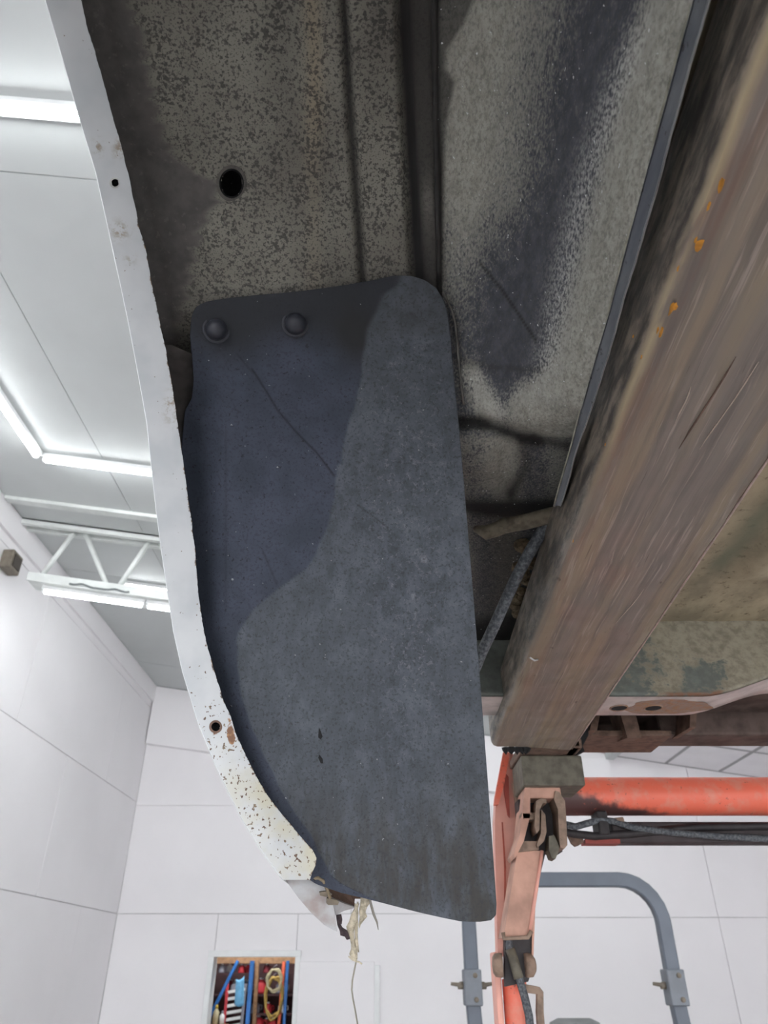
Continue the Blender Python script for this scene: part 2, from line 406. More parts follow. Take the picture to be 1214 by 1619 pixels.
pole('rack_post', 'orange upright strap between the blue post and coiled hose', 'post', (449, 1520), (441, 1619), .022, m_orange2, .50)
pole('wood_post', 'bare wooden post next to the upright blue post', 'post', (407, 1519), (402, 1619), .028, m_wood, .57)
hb = B().box((-2.3, SY+.64, CH+.07), (-.75, SY+.74, CH+.28), .005).done('wood_header', m_wood); tagd(hb, 'wooden beam across the top of the storage room', 'beam')
ws = B().box((-2.3, SY+.48, 0), (-2.22, SY+.56, CH+.07), .004).done('wood_post', m_wood); tagd(ws, 'wooden stud at the dark side of the storage doorway', 'post')
w2 = B().box((-.90, SY+.48, 0), (-.80, SY+.56, CH+.07), .004).done('wood_post', m_wood); tagd(w2, 'wooden stud behind the blue post and coiled hose', 'post')
# ladder
la = thing('step_ladder', 'ladder with white rungs and red rails behind the doorway', 'ladder', tuple(S(375, 1619, .5)*1.0))
for xp in (360, 388):
    p, q = S(xp, 1556, .55), S(xp-6, 1619, .45); d = p-q; q0 = q-d*(q.z/d.z)
    B().tube([tuple(q0), tuple(p)], 1, sq=(.018, .03)).done('rail', m_red if xp < 370 else m_grey, la)
for k in range(7):
    yp = 1567+k*11
    p, q = S(360-k, yp+2, .53-.012*k), S(388-k, yp-3, .53-.012*k)
    B().tube([tuple(p), tuple(q)], 1, sq=(.028, .016)).done('rung', m_white, la)
# cloth
rows = []
for i in range(9):
    v = i/8; row = []
    for j in range(6):
        u = j/5; p = S(373+13*u-3*v*(1-u), 1548+40*v-6*u*(1-v)+4*math.sin(3*u), .40); row.append((p.x, p.y+.02*math.sin(9*u+2*v), p.z))
    rows.append(row)
c = B().sheet(rows, (0, .004, 0)).done('rag', m_ltblue, None, True); tagd(c, 'light blue cloth hanging over the ladder', 'cloth')
# coils
def coil(label, px, py, rx, rz, n, mat, dy, cat='hose'):
    c = S(px, py, dy); pts = []; t = n*26
    for i in range(t+1):
        a = 2*math.pi*i/26; k = 1+.10*math.sin(i*.37)+.05*math.sin(i*1.7)
        pts.append((c.x+rx*k*math.cos(a), c.y+.02*math.sin(i*.29)-.0015*i/n, c.z+rz*k*math.sin(a)))
    root = thing('coiled_hose', label, cat, (c.x, c.y, c.z+rz))
    B().tube(pts, .010, 6).done('coil', mat, root, True)
    B().tube([(c.x-.03, c.y+.03, c.z+rz+.02), (c.x, c.y+.0, c.z+rz+.04), (c.x, c.y+.12, c.z+rz+.05)], .006, 6).done('hook', m_grey, root, True)
    return root
coil('cream coiled hose hanging in the storage doorway', 434, 1550, .085, .11, 4, m_cream, .20)
coil('long tan coiled rope hanging below the cream hose', 433, 1577, .10, .20, 6, m_tan, .34, 'rope')
# clutter on shelf boards
SHZ = [-.64, -.45, -.25, -.03]
for zz, lb in zip(SHZ, ('lowest dark shelf board in the storage room', 'second lowest dark shelf board in the storage room', 'second highest dark shelf board in the storage room', 'topmost dark shelf board in the storage room')):
    o = B().box((-2.2, SY+.62, CH+zz-.022), (-.9, SY+1.05, CH+zz)).done('shelf', m_dkwood); tagd(o, lb, 'shelf')
def bottle(px, py, h, r, mat, cap, label, dy, group=None):
    p = S(px, py, dy); t = thing('spray_bottle', label, 'bottle', tuple(p), group)
    B().lathe(tuple(p), (0, 0, 1), [(0, 0), (r, 0), (r, h*.62), (r*.5, h*.75), (r*.4, h*.8), (0, h*.8)], 14).done('body', mat, t, True)
    B().lathe(tuple(p+Vector((0, 0, h*.8))), (0, 0, 1), [(0, 0), (r*.5, 0), (r*.5, h*.12), (r*.3, h*.2), (0, h*.2)], 12).done('cap', cap, t, True)
    return t
bottle(340, 1619, .19, .035, m_cream, m_yel, 'white spray bottle with yellow cap inside the doorway', .25)
bottle(350, 1619, .13, .03, m_white, m_grey, 'white spray bottle with grey cap inside the doorway', .25)
zb_ = S(340, 1619, .25).z; sb = B().box((-2.15, SY+.14, zb_-.03), (-1.85, SY+.33, zb_)).done('shelf', m_wood); tagd(sb, 'low shelf carrying the two spray bottles', 'shelf')
def jug(px, py, s, mat, label, dy=.7):
    p = S(px, py, dy); p.z = CH+min(SHZ, key=lambda q: abs(q+CH-p.z)); s = min(s, .15); t = thing('jug', label, 'jug', tuple(p))
    B().lathe(tuple(p), (0, 0, 1), [(0, 0), (s*.5, 0), (s*.52, s*.15), (s*.5, s*.7), (s*.25, s*.95), (s*.15, s), (0, s)], 14).done('body', mat, t, True)
    B().tube([tuple(p+Vector((s*.5, 0, s*.3))), tuple(p+Vector((s*.72, 0, s*.35))), tuple(p+Vector((s*.72, 0, s*.7))), tuple(p+Vector((s*.42, 0, s*.78)))], s*.07, 6).done('handle', mat, t, True)
    B().lathe(tuple(p+Vector((0, 0, s))), (0, 0, 1), [(0, 0), (s*.16, 0), (s*.16, s*.12), (0, s*.12)], 10).done('cap', m_white, t)
BACKROW = ('small white jug behind the blue brace', 'dark red jug beside the ladder rail', 'grey jug behind the upright blue post', 'small red jug behind the upright blue post', 'orange jug under the tan rope', 'dark red jug next to the grey one')
for px, py, s_, m_, lb in ((382, 1533, .085, m_red, 'red jug under the top beam of the storage room'), (373, 1558, .13, m_grey, 'grey jug above the light blue cloth'), (412, 1567, .16, m_red, 'red jug between the blue post and the hose'), (424, 1590, .10, m_red, 'lower red jug between the blue post and the hose'),
                           (404, 1590, .11, m_grey, 'grey jug beside the upright blue post'), (408, 1619, .15, m_red, 'red jug at the foot of the blue post'), (432, 1617, .13, m_red, 'red jug under the tan rope'), (349, 1548, .09, m_grey, 'small grey jug behind the blue brace'), (362, 1545, .09, m_white, 'small white jug behind the blue brace'), (361, 1563, .14, m_dkred, 'dark red jug beside the ladder rail'), (389, 1565, .13, m_grey, 'grey jug behind the upright blue post'), (392, 1545, .09, m_red, 'small red jug behind the upright blue post'), (421, 1546, .09, m_dkred, 'small dark red jug beside the cream hose'), (444, 1566, .13, m_grey, 'grey jug behind the orange strap'), (421, 1619, .12, m_orange2, 'orange jug under the tan rope'), (392, 1590, .11, m_dkred, 'dark red jug next to the grey one'), (446, 1592, .10, m_white, 'white jug seen through the rope coil')):
    jug(px, py, s_, m_, lb, .92 if lb in BACKROW else .72)

# ------------------------------------------------------------------ TRUCK (under body seen from the wheel well)
truck = thing('pickup_truck', 'old white pickup truck raised on a lift, seen from inside its rear wheel well', 'truck', (.5, 0, 2.3))
CY, CZ, RA = .18, .05, .47            # wheel arch centre (relative to the camera) and radius of the lip
def rcirc(phi, R):
    d = CY*math.cos(phi)+CZ*math.sin(phi); return d+math.sqrt(max(0, d*d-(CY*CY+CZ*CZ)+R*R))
LIPO = [(-80, 52), (0, 72), (92, 99), (184, 125), (273, 152), (359, 171), (500, 201.5), (582, 217), (665, 232), (740, 240), (806, 247), (859, 254), (928, 264), (1000, 275), (1062, 289), (1144, 314), (1214, 343), (1297, 384), (1342, 413), (1394, 450), (1440, 490)]
LIPI = [(-80, 105), (0, 124), (46, 135), (122, 158), (184, 175), (240, 191), (290, 203), (362, 217.5), (389, 227), (438, 235.6), (500, 248), (556, 260), (632, 273.5), (658, 277), (724, 287), (773, 293), (829, 301.5), (889, 308), (941, 312), (994, 320), (1027, 327), (1060, 337), (1104, 350), (1133, 363), (1159, 371), (1187, 384), (1224, 402), (1260, 423), (1289, 446), (1320, 472), (1343, 493), (1356, 499.5), (1367, 498.5), (1381, 492), (1391, 489)]
def X_at(px, phi, r): return (px-607)/F*r*math.cos(phi-TH)
def lipX(phi, which):
    y = 809.5-F*math.tan(phi-TH) if phi-TH < 1.2 else -999
    y = max(y, -80); ph = phi_of(y)
    return X_at(tab(y, LIPO if which == 0 else LIPI), ph, rcirc(ph, RA))
def P(phi, r, X): return (X, r*math.cos(phi), r*math.sin(phi)+CH)

# materials of the under body
def mat_arch():
    k = NB('dusty_wheel_arch_metal', .9, 0, .25)
    fine = k.noise(700, 3, .6); mid = k.noise(350, 3, .6); cl = k.noise(45, 4, .65); big = k.noise(13, 4, .6)
    base = k.mix(k.step(big, .3, .7), L(128, 126, 117), L(108, 105, 98))
    base = k.mix(k.attr('tan'), base, L(138, 128, 110))
    sp = k.math('MULTIPLY', k.step(k.math('ADD', mid, k.math('MULTIPLY', k.math('SUBTRACT', cl, .5), .45)), .48, .62), k.attr('speck'))
    c = k.mix(k.math('MULTIPLY', sp, .78), base, L(58, 57, 56))
    c = k.mix(k.math('MULTIPLY', k.math('MULTIPLY', k.step(fine, .54, .66), k.attr('speck')), .7), c, L(66, 64, 61))
    sm_ = k.mix(k.step(k.noise(60, 4, .65), .35, .7), L(88, 85, 84), L(74, 72, 72))
    sm_ = k.mix(k.math('MULTIPLY', k.step(k.noise(210, 2), .62, .70), .4), sm_, L(112, 108, 104))
    c = k.mix(k.math('MULTIPLY', k.math('SUBTRACT', 1.0, k.attr('speck')), .92), c, sm_)
    c = k.mix(k.attr('darken'), c, L(40, 39, 39))
    k.bump(mid, .25, .001)
    return k.end(c)
def mat_inner():
    k = NB('dust_sprayed_inner_panel', .85, 0, .3)
    v = k.map((1, .6, 1))
    fine = k.noise(560, 2, .5, v); mid = k.noise(130, 5, .65, v); big = k.noise(9, 4, .6, k.map((1.6, .35, 1)))
    d = k.math('ADD', k.attr('dust'), k.math('MULTIPLY', k.math('SUBTRACT', fine, .5), 1.7))
    d = k.math('ADD', d, k.math('MULTIPLY', k.math('SUBTRACT', mid, .5), 1.0))
    d = k.math('ADD', d, k.math('MULTIPLY', k.math('SUBTRACT', big, .5), .9))
    dk = k.mix(k.step(mid, .35, .7), L(62, 64, 71), L(80, 82, 88))
    lt = k.mix(k.step(k.math('ADD', mid, k.math('MULTIPLY', k.math('SUBTRACT', fine, .5), .5)), .3, .7), L(158, 157, 148), L(132, 131, 123))
    c = k.mix(k.step(d, .05, 1.0), dk, lt)
    c = k.mix(k.math('MULTIPLY', k.step(k.noise(420, 4, .7, v), .46, .62), .42), c, L(78, 78, 76))
    c = k.mix(k.math('MULTIPLY', k.attr('pale_dust'), k.math('MULTIPLY', k.step(fine, .32, .70), .75)), c, L(190, 190, 186))
    c = k.mix(k.attr('darken'), c, L(30, 29, 28))
    c = k.mix(k.step(k.noise(300, 1), .73, .80), c, L(195, 197, 198))
    k.bump(k.math('ADD', fine, mid), .2, .001)
    return k.end(c)
def mat_lip():
    k = NB('chipped_white_paint', .42, 0, .45)
    base = k.mix(k.step(k.noise(25, 3), .35, .7), L(184, 187, 189), L(172, 176, 179))
    base = k.mix(k.math('MULTIPLY', k.attr('yellow'), k.step(k.noise(45, 4), .3, .65)), base, L(176, 172, 152))
    n = k.noise(330, 2, .5); a = k.attr('chip')
    th = k.math('ADD', k.math('ADD', n, k.math('MULTIPLY', k.math('SUBTRACT', k.noise(55, 3), .5), .30)), k.math('MULTIPLY', a, .15))
    c = k.mix(k.step(th, .765, .80), base, k.mix(k.step(k.noise(120, 2), .4, .6), L(84, 62, 48), L(112, 96, 76)))
    c = k.mix(k.math('MULTIPLY', k.attr('smudge'), k.step(k.noise(180, 4, .7), .45, .6)), c, L(140, 128, 112))
    e = k.math('ADD', k.attr('edge'), k.math('MULTIPLY', k.math('SUBTRACT', k.noise(160, 4, .7), .5), 1.1))
    c = k.mix(k.step(e, .78, .92), c, k.mix(k.step(k.noise(300, 2), .4, .6), L(120, 96, 70), L(66, 54, 46)))
    c = k.mix(k.step(k.math('ADD', k.attr('rust'), k.math('MULTIPLY', k.math('SUBTRACT', k.noise(140, 4, .7), .5), 1.2)), .55, .7), c, k.mix(k.step(k.noise(200, 2), .4, .6), L(110, 74, 48), L(150, 110, 70)))
    return k.end(c)
def mat_flap():
    k = NB('scuffed_black_rubber', .78, 0, .35)
    v = k.map((1, 1, .3))
    fine = k.noise(420, 3, .6); mid = k.noise(85, 5, .65, v); big = k.noise(12, 4, .6, v); clo = k.noise(28, 5, .7)
    clean = k.mix(k.step(k.noise(30, 3), .3, .7), L(51, 57, 68), L(61, 66, 79))
    clean = k.mix(k.math('MULTIPLY', k.step(fine, .5, .65), .6), clean, L(44, 48, 60))
    clean = k.mix(k.math('MULTIPLY', k.step(k.noise(300, 2), .64, .70), .8), clean, L(33, 35, 41))
    dusty = k.mix(k.step(mid, .3, .72), L(59, 64, 70), L(81, 86, 94))
    dusty = k.mix(k.math('MULTIPLY', k.step(big, .4, .7), .7), dusty, L(69, 74, 80))
    dusty = k.mix(k.math('MULTIPLY', k.step(clo, .45, .72), .6), dusty, L(92, 98, 106))
    dusty = k.mix(k.math('MULTIPLY', k.attr('scuff'), k.math('MULTIPLY', k.step(k.noise(190, 5, .8, None, .8), .52, .70), .6)), dusty, L(110, 112, 120))
    dusty = k.mix(k.math('MULTIPLY', k.attr('mud'), k.step(k.noise(60, 4, .7, v), .3, .65)), dusty, L(59, 58, 56))
    dusty = k.mix(k.math('MULTIPLY', k.step(fine, .52, .66), .65), dusty, L(49, 52, 56))
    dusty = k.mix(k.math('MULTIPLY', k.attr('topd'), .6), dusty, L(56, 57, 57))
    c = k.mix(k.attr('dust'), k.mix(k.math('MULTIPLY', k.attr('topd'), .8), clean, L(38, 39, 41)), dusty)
    c = k.mix(k.attr('scratch'), c, L(20, 21, 26))
    c = k.mix(k.step(k.noise(260, 1), .775, .80), c, L(125, 128, 130))
    h = k.math('ADD', k.math('MULTIPLY', k.attr('dust'), .6), k.math('MULTIPLY', k.noise(900, 2), .25))
    h = k.math('ADD', h, k.math('MULTIPLY', mid, .25))
    k.bump(h, .5, .0012)
    return k.end(c)
def mat_rail():
    k = NB('oil_coated_rusty_steel', .42, 0, .5)
    st = k.noise(1.0, 5, .6, k.map((95, 2.2, 60))); st2 = k.noise(1.0, 3, .6, k.map((30, 1.0, 20), (3.3, 1, 0)))
    st3 = k.noise(1.0, 3, .6, k.map((300, 6, 160)))
    c = k.mix(k.step(st2, .38, .62), L(136, 122, 104), L(122, 113, 106))
    c = k.mix(k.math('MULTIPLY', k.step(st, .42, .68), .8), c, L(98, 90, 85))
    c = k.mix(k.math('MULTIPLY', k.step(st3, .56, .70), .55), c, L(166, 152, 142))
    c = k.mix(k.math('MULTIPLY', k.step(k.noise(1, 3, .6, k.map((420, 4, 160), (1, 5, 2))), .66, .74), .7), c, L(78, 66, 60))
    c = k.mix(k.math('MULTIPLY', k.attr('edge'), k.math('MULTIPLY', k.step(k.noise(1, 4, .6, k.map((60, 7, 60))), .45, .65), .7)), c, L(116, 92, 78))
    sn = k.noise(1, 5, .7, k.map((60, 26, 110)))
    sd = k.mix(k.step(sn, .38, .66), L(62, 58, 54), L(128, 118, 106))
    c = k.mix(k.attr('side'), c, sd)
    c = k.mix(k.math('MULTIPLY', k.attr('cream'), k.step(k.noise(1, 4, .6, k.map((60, 9, 60), (4, 4, 0))), .36, .52)), c, L(168, 152, 122))
    c = k.mix(k.step(k.noise(38, 3, .6, k.map((1, .5, 1))), .70, .76), c, L(70, 56, 48))
    k.bump(k.math('ADD', st, st3), .35, .0012)
    r = k.math('ADD', .34, k.math('MULTIPLY', k.step(k.noise(18, 3), .35, .65), .22))
    return k.end(c, r)
def mat_bed():
    k = NB('dirty_bed_underside', .9, 0, .2)
    n = k.noise(16, 5, .65, k.map((1, .5, 1))); n2 = k.noise(90, 4, .65)
    c = k.mix(k.step(n, .35, .65), L(174, 160, 136), L(138, 128, 110))
    c = k.mix(k.step(n2, .55, .75), c, L(108, 96, 80))
    c = k.mix(k.attr('green'), c, L(110, 112, 96)); c = k.mix(k.attr('pale'), c, L(200, 190, 164))
    c = k.mix(k.attr('darken'), c, L(46, 40, 34))
    k.bump(n2, .5, .002)
    return k.end(c)
def mat_cross():
    k = NB('grey_green_paint_with_dried_mud', .75, 0, .3)
    n = k.noise(20, 5, .7); n2 = k.noise(80, 4, .65)
    c = k.mix(k.step(k.math('ADD', n, k.math('MULTIPLY', k.attr('mud'), .30)), .56, .66), k.mix(k.step(n2, .3, .7), L(94, 98, 94), L(108, 113, 108)), k.mix(k.step(n2, .35, .7), L(150, 144, 128), L(122, 116, 102)))
    c = k.mix(k.math('MULTIPLY', k.attr('rust'), k.step(n2, .3, .55)), c, L(116, 84, 66))
    k.bump(n2, .3, .001)
    return k.end(c)
m_arch, m_inner, m_lip, m_flap, m_rail, m_bed, m_cross = mat_arch(), mat_inner(), mat_lip(), mat_flap(), mat_rail(), mat_bed(), mat_cross()
m_skin = plain('white_body_paint', L(222, 226, 228), .3, 0, .02, 3)
m_black = plain('dark_cavity_metal', L(26, 26, 28), .9, 0, .1, 60)
m_brown = plain('rust_brown_steel', L(112, 90, 78), .8, 0, .22, 60, .4)
m_dkbrown = plain('dark_maroon_bar', L(92, 78, 72), .75, 0, .2, 25, .3, L(60, 46, 42))
m_mud = plain('dry_mud', L(112, 98, 78), .95, 0, .25, 140, 1.0)
m_hose = plain('dusty_black_rubber_hose', L(58, 62, 68), .7, 0, .3, 260, .2, L(104, 108, 112))
m_pipe_b = plain('bright_scratch', L(196, 180, 164), .4, .2, .15, 90)
m_rivet = plain('black_plastic_rivet', L(50, 52, 60), .45, 0, .1, 80)

# wheel arch sheet --------------------------------------------------------------
SEAM = [(-80, 684), (0, 686), (200, 689), (440, 694), (700, 694), (1500, 694)]
G1 = [(-80, 541), (0, 543), (200, 555), (440, 573), (1500, 590)]
G2 = [(-80, 631), (0, 633), (200, 642), (440, 656), (1500, 664)]
LBND = [(-80, 190), (20, 205), (60, 225), (110, 232), (170, 245), (235, 262), (265, 290), (290, 345), (320, 340), (360, 318), (420, 300), (470, 290), (560, 262), (1500, 262)]
HX, HY, HRX, HRY = 366, 290, 17, 20.5
phis = list(np.linspace(math.radians(10), math.radians(72), 230))+list(np.linspace(math.radians(74), math.radians(160), 30))
NC = 190; V = []; A = {'speck': [], 'tan': [], 'darken': []}; hole = set()
for i, ph in enumerate(phis):
    y = 809.5-F*math.tan(ph-TH) if ph-TH < 1.2 else -80; yc = max(y, -80)
    phc = phi_of(yc); rl = rcirc(ph, RA+.042); rlc = rcirc(phc, RA+.042)
    x0 = lipX(ph, 0)+.003; x1 = X_at(tab(yc, SEAM), phc, rlc)
    for j in range(NC):
        X = x0+(x1-x0)*j/(NC-1)
        px = 607+F*X/(rlc*math.cos(phc-TH))
        g1 = tab(yc, G1); g2 = tab(yc, G2)
        dr = 0
        dr += .005*math.exp(-((px-g1)/7)**2)+.006*math.exp(-((px-g2)/8)**2)         # pressed grooves
        dr -= .003*(sm(g1, g1+14, px)*(1-sm(g2-14, g2, px)))                         # raised band between them
        dr += .006*sm(g2, g2+12, px)
        dr -= .002*math.exp(-((px-495)/22)**2)
        dr += .0018*math.sin(px*.02+yc*.006)+.0012*math.sin(yc*.03)
        dr -= .012*(1-sm(-.0, .02, X-x0))                                              # turns down toward the lip
        dr += .046*float(sm(490, 600, yc))
        r = rl+dr; V.append(P(ph, r, X))
        lb = tab(yc, LBND)
        A['speck'].append(float(sm(lb-10, lb+14, px+5*math.sin(yc*.21)+3*math.sin(yc*.53)))*(1-.5*float(sm(g2, g2+10, px))))
        A['tan'].append(.5*math.exp(-((px-(490+8*math.sin(yc*.012)))/15)**2)*float(1-sm(150, 330, yc))+.25*math.exp(-((px-497)/13)**2))
        gr = .85*math.exp(-((px-g1)/7)**2)+.95*math.exp(-((px-g2-4)/9)**2)+.7*float(sm(g2, g2+10, px))*(1-.8*math.exp(-(((px-676)/9)**2+((yc-320)/42)**2)))  # darker in the grooves and from the second groove to the seam
        gr += .30*math.exp(-((yc-60)/130)**2)*(math.exp(-((px-445)/40)**2)+math.exp(-((px-600)/40)**2))
        A['darken'].append(min(1, gr))
        if abs(y-yc) < .5 and ((px-HX)/(HRX-1))**2+((y-HY)/(HRY-1))**2 < 1: hole.add((i, j))
me = gridmesh('wheel_housing', V, len(phis), NC, A, lambda i, j: (i, j) in hole or (i+1, j) in hole or (i, j+1) in hole or (i+1, j+1) in hole)
wh = rel(mk('wheel_housing', me, m_arch), truck); wh['label'] = 'speckled dusty arch metal'
# cup behind the round hole
ph = phi_of(HY); r0 = rcirc(ph, RA+.042)
b = B(); rings = []
for (k, dr) in ((1.42, .0003), (1.15, -.0003), (1.0, .0008), (1.0, .03), (.01, .03)):
    rings.append([atR(HX+HRX*k*math.cos(a), HY+HRY*k*math.sin(a), rcirc(phi_of(HY+HRY*k*math.sin(a)), RA+.042)+dr) for a in np.linspace(0, 2*math.pi, 33)])
b.sheet(rings[:2]); o = b.done('hole_rim', m_arch, wh, True)
b = B(); b.sheet(rings[1:]); o = b.done('drain_hole', m_black, wh, True)
for an, val in (('speck', .4), ('tan', 0), ('darken', .35)):
    for q in wh.children:
        if q.name.startswith('hole_rim'):
            at = q.data.attributes.new(an, 'FLOAT', 'POINT'); at.data.foreach_set('value', np.full(len(q.data.vertices), val, dtype=np.float32))

# inner panel: wheel house wall and the bed underside beyond it --------------------
XRI = [(-80, 1118), (0, 1096), (150, 1056), (284, 1019), (411, 985), (504, 960), (578, 938), (650, 918), (707, 904), (760, 889), (830, 873), (900, 858), (1010, 842)]
rowsy = list(np.linspace(1012, -80, 240)); NC = 130; V = []; A = {'dust': [], 'darken': [], 'pale_dust': []}
ZB = .42
def inner_r(y, u):
    ph = phi_of(y); rl = rcirc(ph, RA+.042)+.004
    zf = .402-.03*(1-math.exp(-max(0, y)/500))
    rr = zf/math.sin(ph)
    s = sm(0, 1, u)*.6+u*.4
    ra = rl+(rr-rl)*s - .030*math.sin(math.pi*u)**1.2*0 + .018*math.sin(math.pi*u)
    rb = ZB/math.sin(ph)
    t = sm(640, 720, y)
    return ra+(rb-ra)*t
for y in rowsy:
    xa = tab(y, SEAM)-1; xb = tab(y, XRI)
    for j in range(NC):
        u = j/(NC-1); px = xa+(xb-xa)*u; r = inner_r(y, u)
        # fold above the lower pocket, and pressings
        fd = dpoly(px, y, [(700, 672), (745, 668), (790, 672), (830, 690), (860, 698)])
        r += .012*math.exp(-(fd/9)**2)
        r += .006*math.exp(-(dpoly(px, y, [(800, 760), (796, 700)])/14)**2)*(1 if y > 690 else 0)
        r -= .010*math.exp(-(((px-770)/38)**2+((y-735)/32)**2))
        r += .0025*math.sin(px*.025)*math.sin(y*.012)
        V.append(atR(px, y, r))
        # dust map: light patches along the arch seam and the flange, dark middle
        d = .42
        d += .45*math.exp(-((px-(775-.12*y))/80)**2)*float(1-sm(260, 420, y))
        d += .20*math.exp(-((px-730)/55)**2)*float(1-sm(420, 600, y))
        cen = tab(y, [(-80, 985), (0, 965), (200, 915), (320, 890), (430, 850), (520, 830), (600, 800), (640, 790)])
        d -= .46*math.exp(-((px-cen)/64)**2)*float(1-sm(600, 660, y))
        d -= .25*math.exp(-(((px-800)/75)**2+((y-480)/120)**2))
        fx = tab(y, XRI)-px
        d += 1.05*(1-float(sm(25, 105, fx)))*float(1-sm(660, 740, y))
        d += .9*math.exp(-(((px-850)/62)**2+((y-632)/40)**2))+.8*math.exp(-(dpoly(px, y, [(745, 590), (780, 655)])/22)**2)
        d -= .5*math.exp(-(((px-795)/14)**2+((y-640)/35)**2))
        if y > 690: d = .45+.55*math.exp(-((px-775)/28)**2)*float(1-sm(760, 800, y))+.2*math.sin(px*.08)
        d = d if y < 690 else d
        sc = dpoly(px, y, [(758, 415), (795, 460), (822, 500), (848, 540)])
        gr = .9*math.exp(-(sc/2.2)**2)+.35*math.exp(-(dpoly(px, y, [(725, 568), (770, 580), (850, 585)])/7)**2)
        gr += .95*math.exp(-(dpoly(px, y, [(700, 668), (755, 668)])/13)**2)+.9*math.exp(-(dpoly(px, y, [(770, 672), (815, 688), (845, 695)])/10)**2)  # darker along the fold above the pocket
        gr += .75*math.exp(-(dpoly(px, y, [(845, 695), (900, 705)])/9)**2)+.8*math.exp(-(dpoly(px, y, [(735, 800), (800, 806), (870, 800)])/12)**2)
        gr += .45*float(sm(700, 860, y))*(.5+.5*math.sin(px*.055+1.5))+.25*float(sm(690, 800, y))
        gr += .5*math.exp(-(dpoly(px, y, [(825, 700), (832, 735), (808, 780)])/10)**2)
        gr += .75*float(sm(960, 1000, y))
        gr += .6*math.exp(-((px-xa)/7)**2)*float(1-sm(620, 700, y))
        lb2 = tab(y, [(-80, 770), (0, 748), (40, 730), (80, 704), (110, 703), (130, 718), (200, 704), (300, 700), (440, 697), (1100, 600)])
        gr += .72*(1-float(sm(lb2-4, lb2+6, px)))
        A['pale_dust'].append((.75*math.exp(-((fx-tab(y, [(-80, 60), (0, 62), (150, 85), (300, 92), (450, 85), (600, 70)]))/24)**2)+.0)*float(1-sm(560, 650, y))*float(sm(-60, 120, y))+.5*math.exp(-(dpoly(px, y, [(750, 600), (785, 655)])/16)**2)+.35*math.exp(-(((px-845)/40)**2+((y-622)/18)**2)))  # palest dust along the edge of the sprayed area
        A['dust'].append(d); A['darken'].append(min(.96, gr))
me = gridmesh('inner_panel', V, len(rowsy), NC, A)
ip = rel(mk('inner_panel', me, m_inner), truck); ip['label'] = 'inner wheel well wall with sprayed-on dust'
# inner panel continued overhead and forward
rows = []
for ph in np.linspace(phi_of(-78), math.radians(150), 14):
    rl = rcirc(ph, RA+.046); x0 = X_at(684, phi_of(-80), rcirc(phi_of(-80), RA+.042)); q = []
    for u in np.linspace(0, 1, 8):
        z = rl*math.sin(ph)+(.40-rl*math.sin(ph))*u; yv = rl*math.cos(ph)+((.40/math.sin(ph))*math.cos(ph)-rl*math.cos(ph))*u
        q.append((x0+(.165-x0)*u, yv, CH+z))
    rows.append(q)
ov = B().sheet(rows).done('inner_panel', m_inner, truck, True)
at = ov.data.attributes.new('dust', 'FLOAT', 'POINT'); at.data.foreach_set('value', np.full(len(ov.data.vertices), .55, dtype=np.float32))
# hanging pinch-weld flange along the wheel house
FLL = [(-60, 1112), (0, 1095), (150, 1055), (284, 1018), (411, 984), (504, 960), (578, 937), (650, 917), (707, 903), (760, 887), (800, 876)]
FLR = [(-60, 1139), (0, 1121), (150, 1078), (318, 1033), (467, 988), (568, 960), (625, 942), (682, 922), (716, 910), (760, 899), (800, 886)]
rows = []
for y in np.linspace(-60, 800, 70):
    ph = phi_of(y); zf = .402-.03*(1-math.exp(-max(0, y)/500)); r1 = zf/math.sin(ph); q = []
    wob = .7*math.sin(y*.05)+.5*math.sin(y*.17)
    for u in (0, .04, .10, .92, .97, 1.0):
        px = tab(y, FLL)+(tab(y, FLR)-tab(y, FLL)+wob*(.6 if u > .9 else 0))*u
        r = r1+.002-.016*u-(.002 if u in (.04, .97) else 0); q.append(atR(px, y, r))
    q.append((q[-1][0]+.0015, q[-1][1], q[-1][2]+.012)); rows.append(q)
y0 = rows[0]; rows = [[(p[0], p[1]-1.2, p[2]+.002) for p in y0]]+rows
m_fl = NB('grey_flange_sealer', .6, 0, .4); c = m_fl.mix(m_fl.step(m_fl.noise(60, 4, .6, m_fl.map((1, .3, 1))), .35, .7), L(86, 90, 98), L(112, 115, 118))
c = m_fl.mix(m_fl.step(m_fl.noise(150, 3), .64, .72), c, L(52, 50, 50)); m_fl = m_fl.end(c)
B().sheet(rows).done('pinch_weld_flange', m_fl, truck, 'auto')
sm_m = plain('pale_seam_sealer', L(150, 148, 134), .8, 0, .2, 120)
B().tube([r[0] for r in rows[1:]], .0012, 5).done('seam_bead', sm_m, truck, True)
B().tube([r[5] for r in rows[1:]], .0007, 5).done('seam_bead', plain('bare_bright_edge', L(170, 172, 172), .4, .3), truck, True)

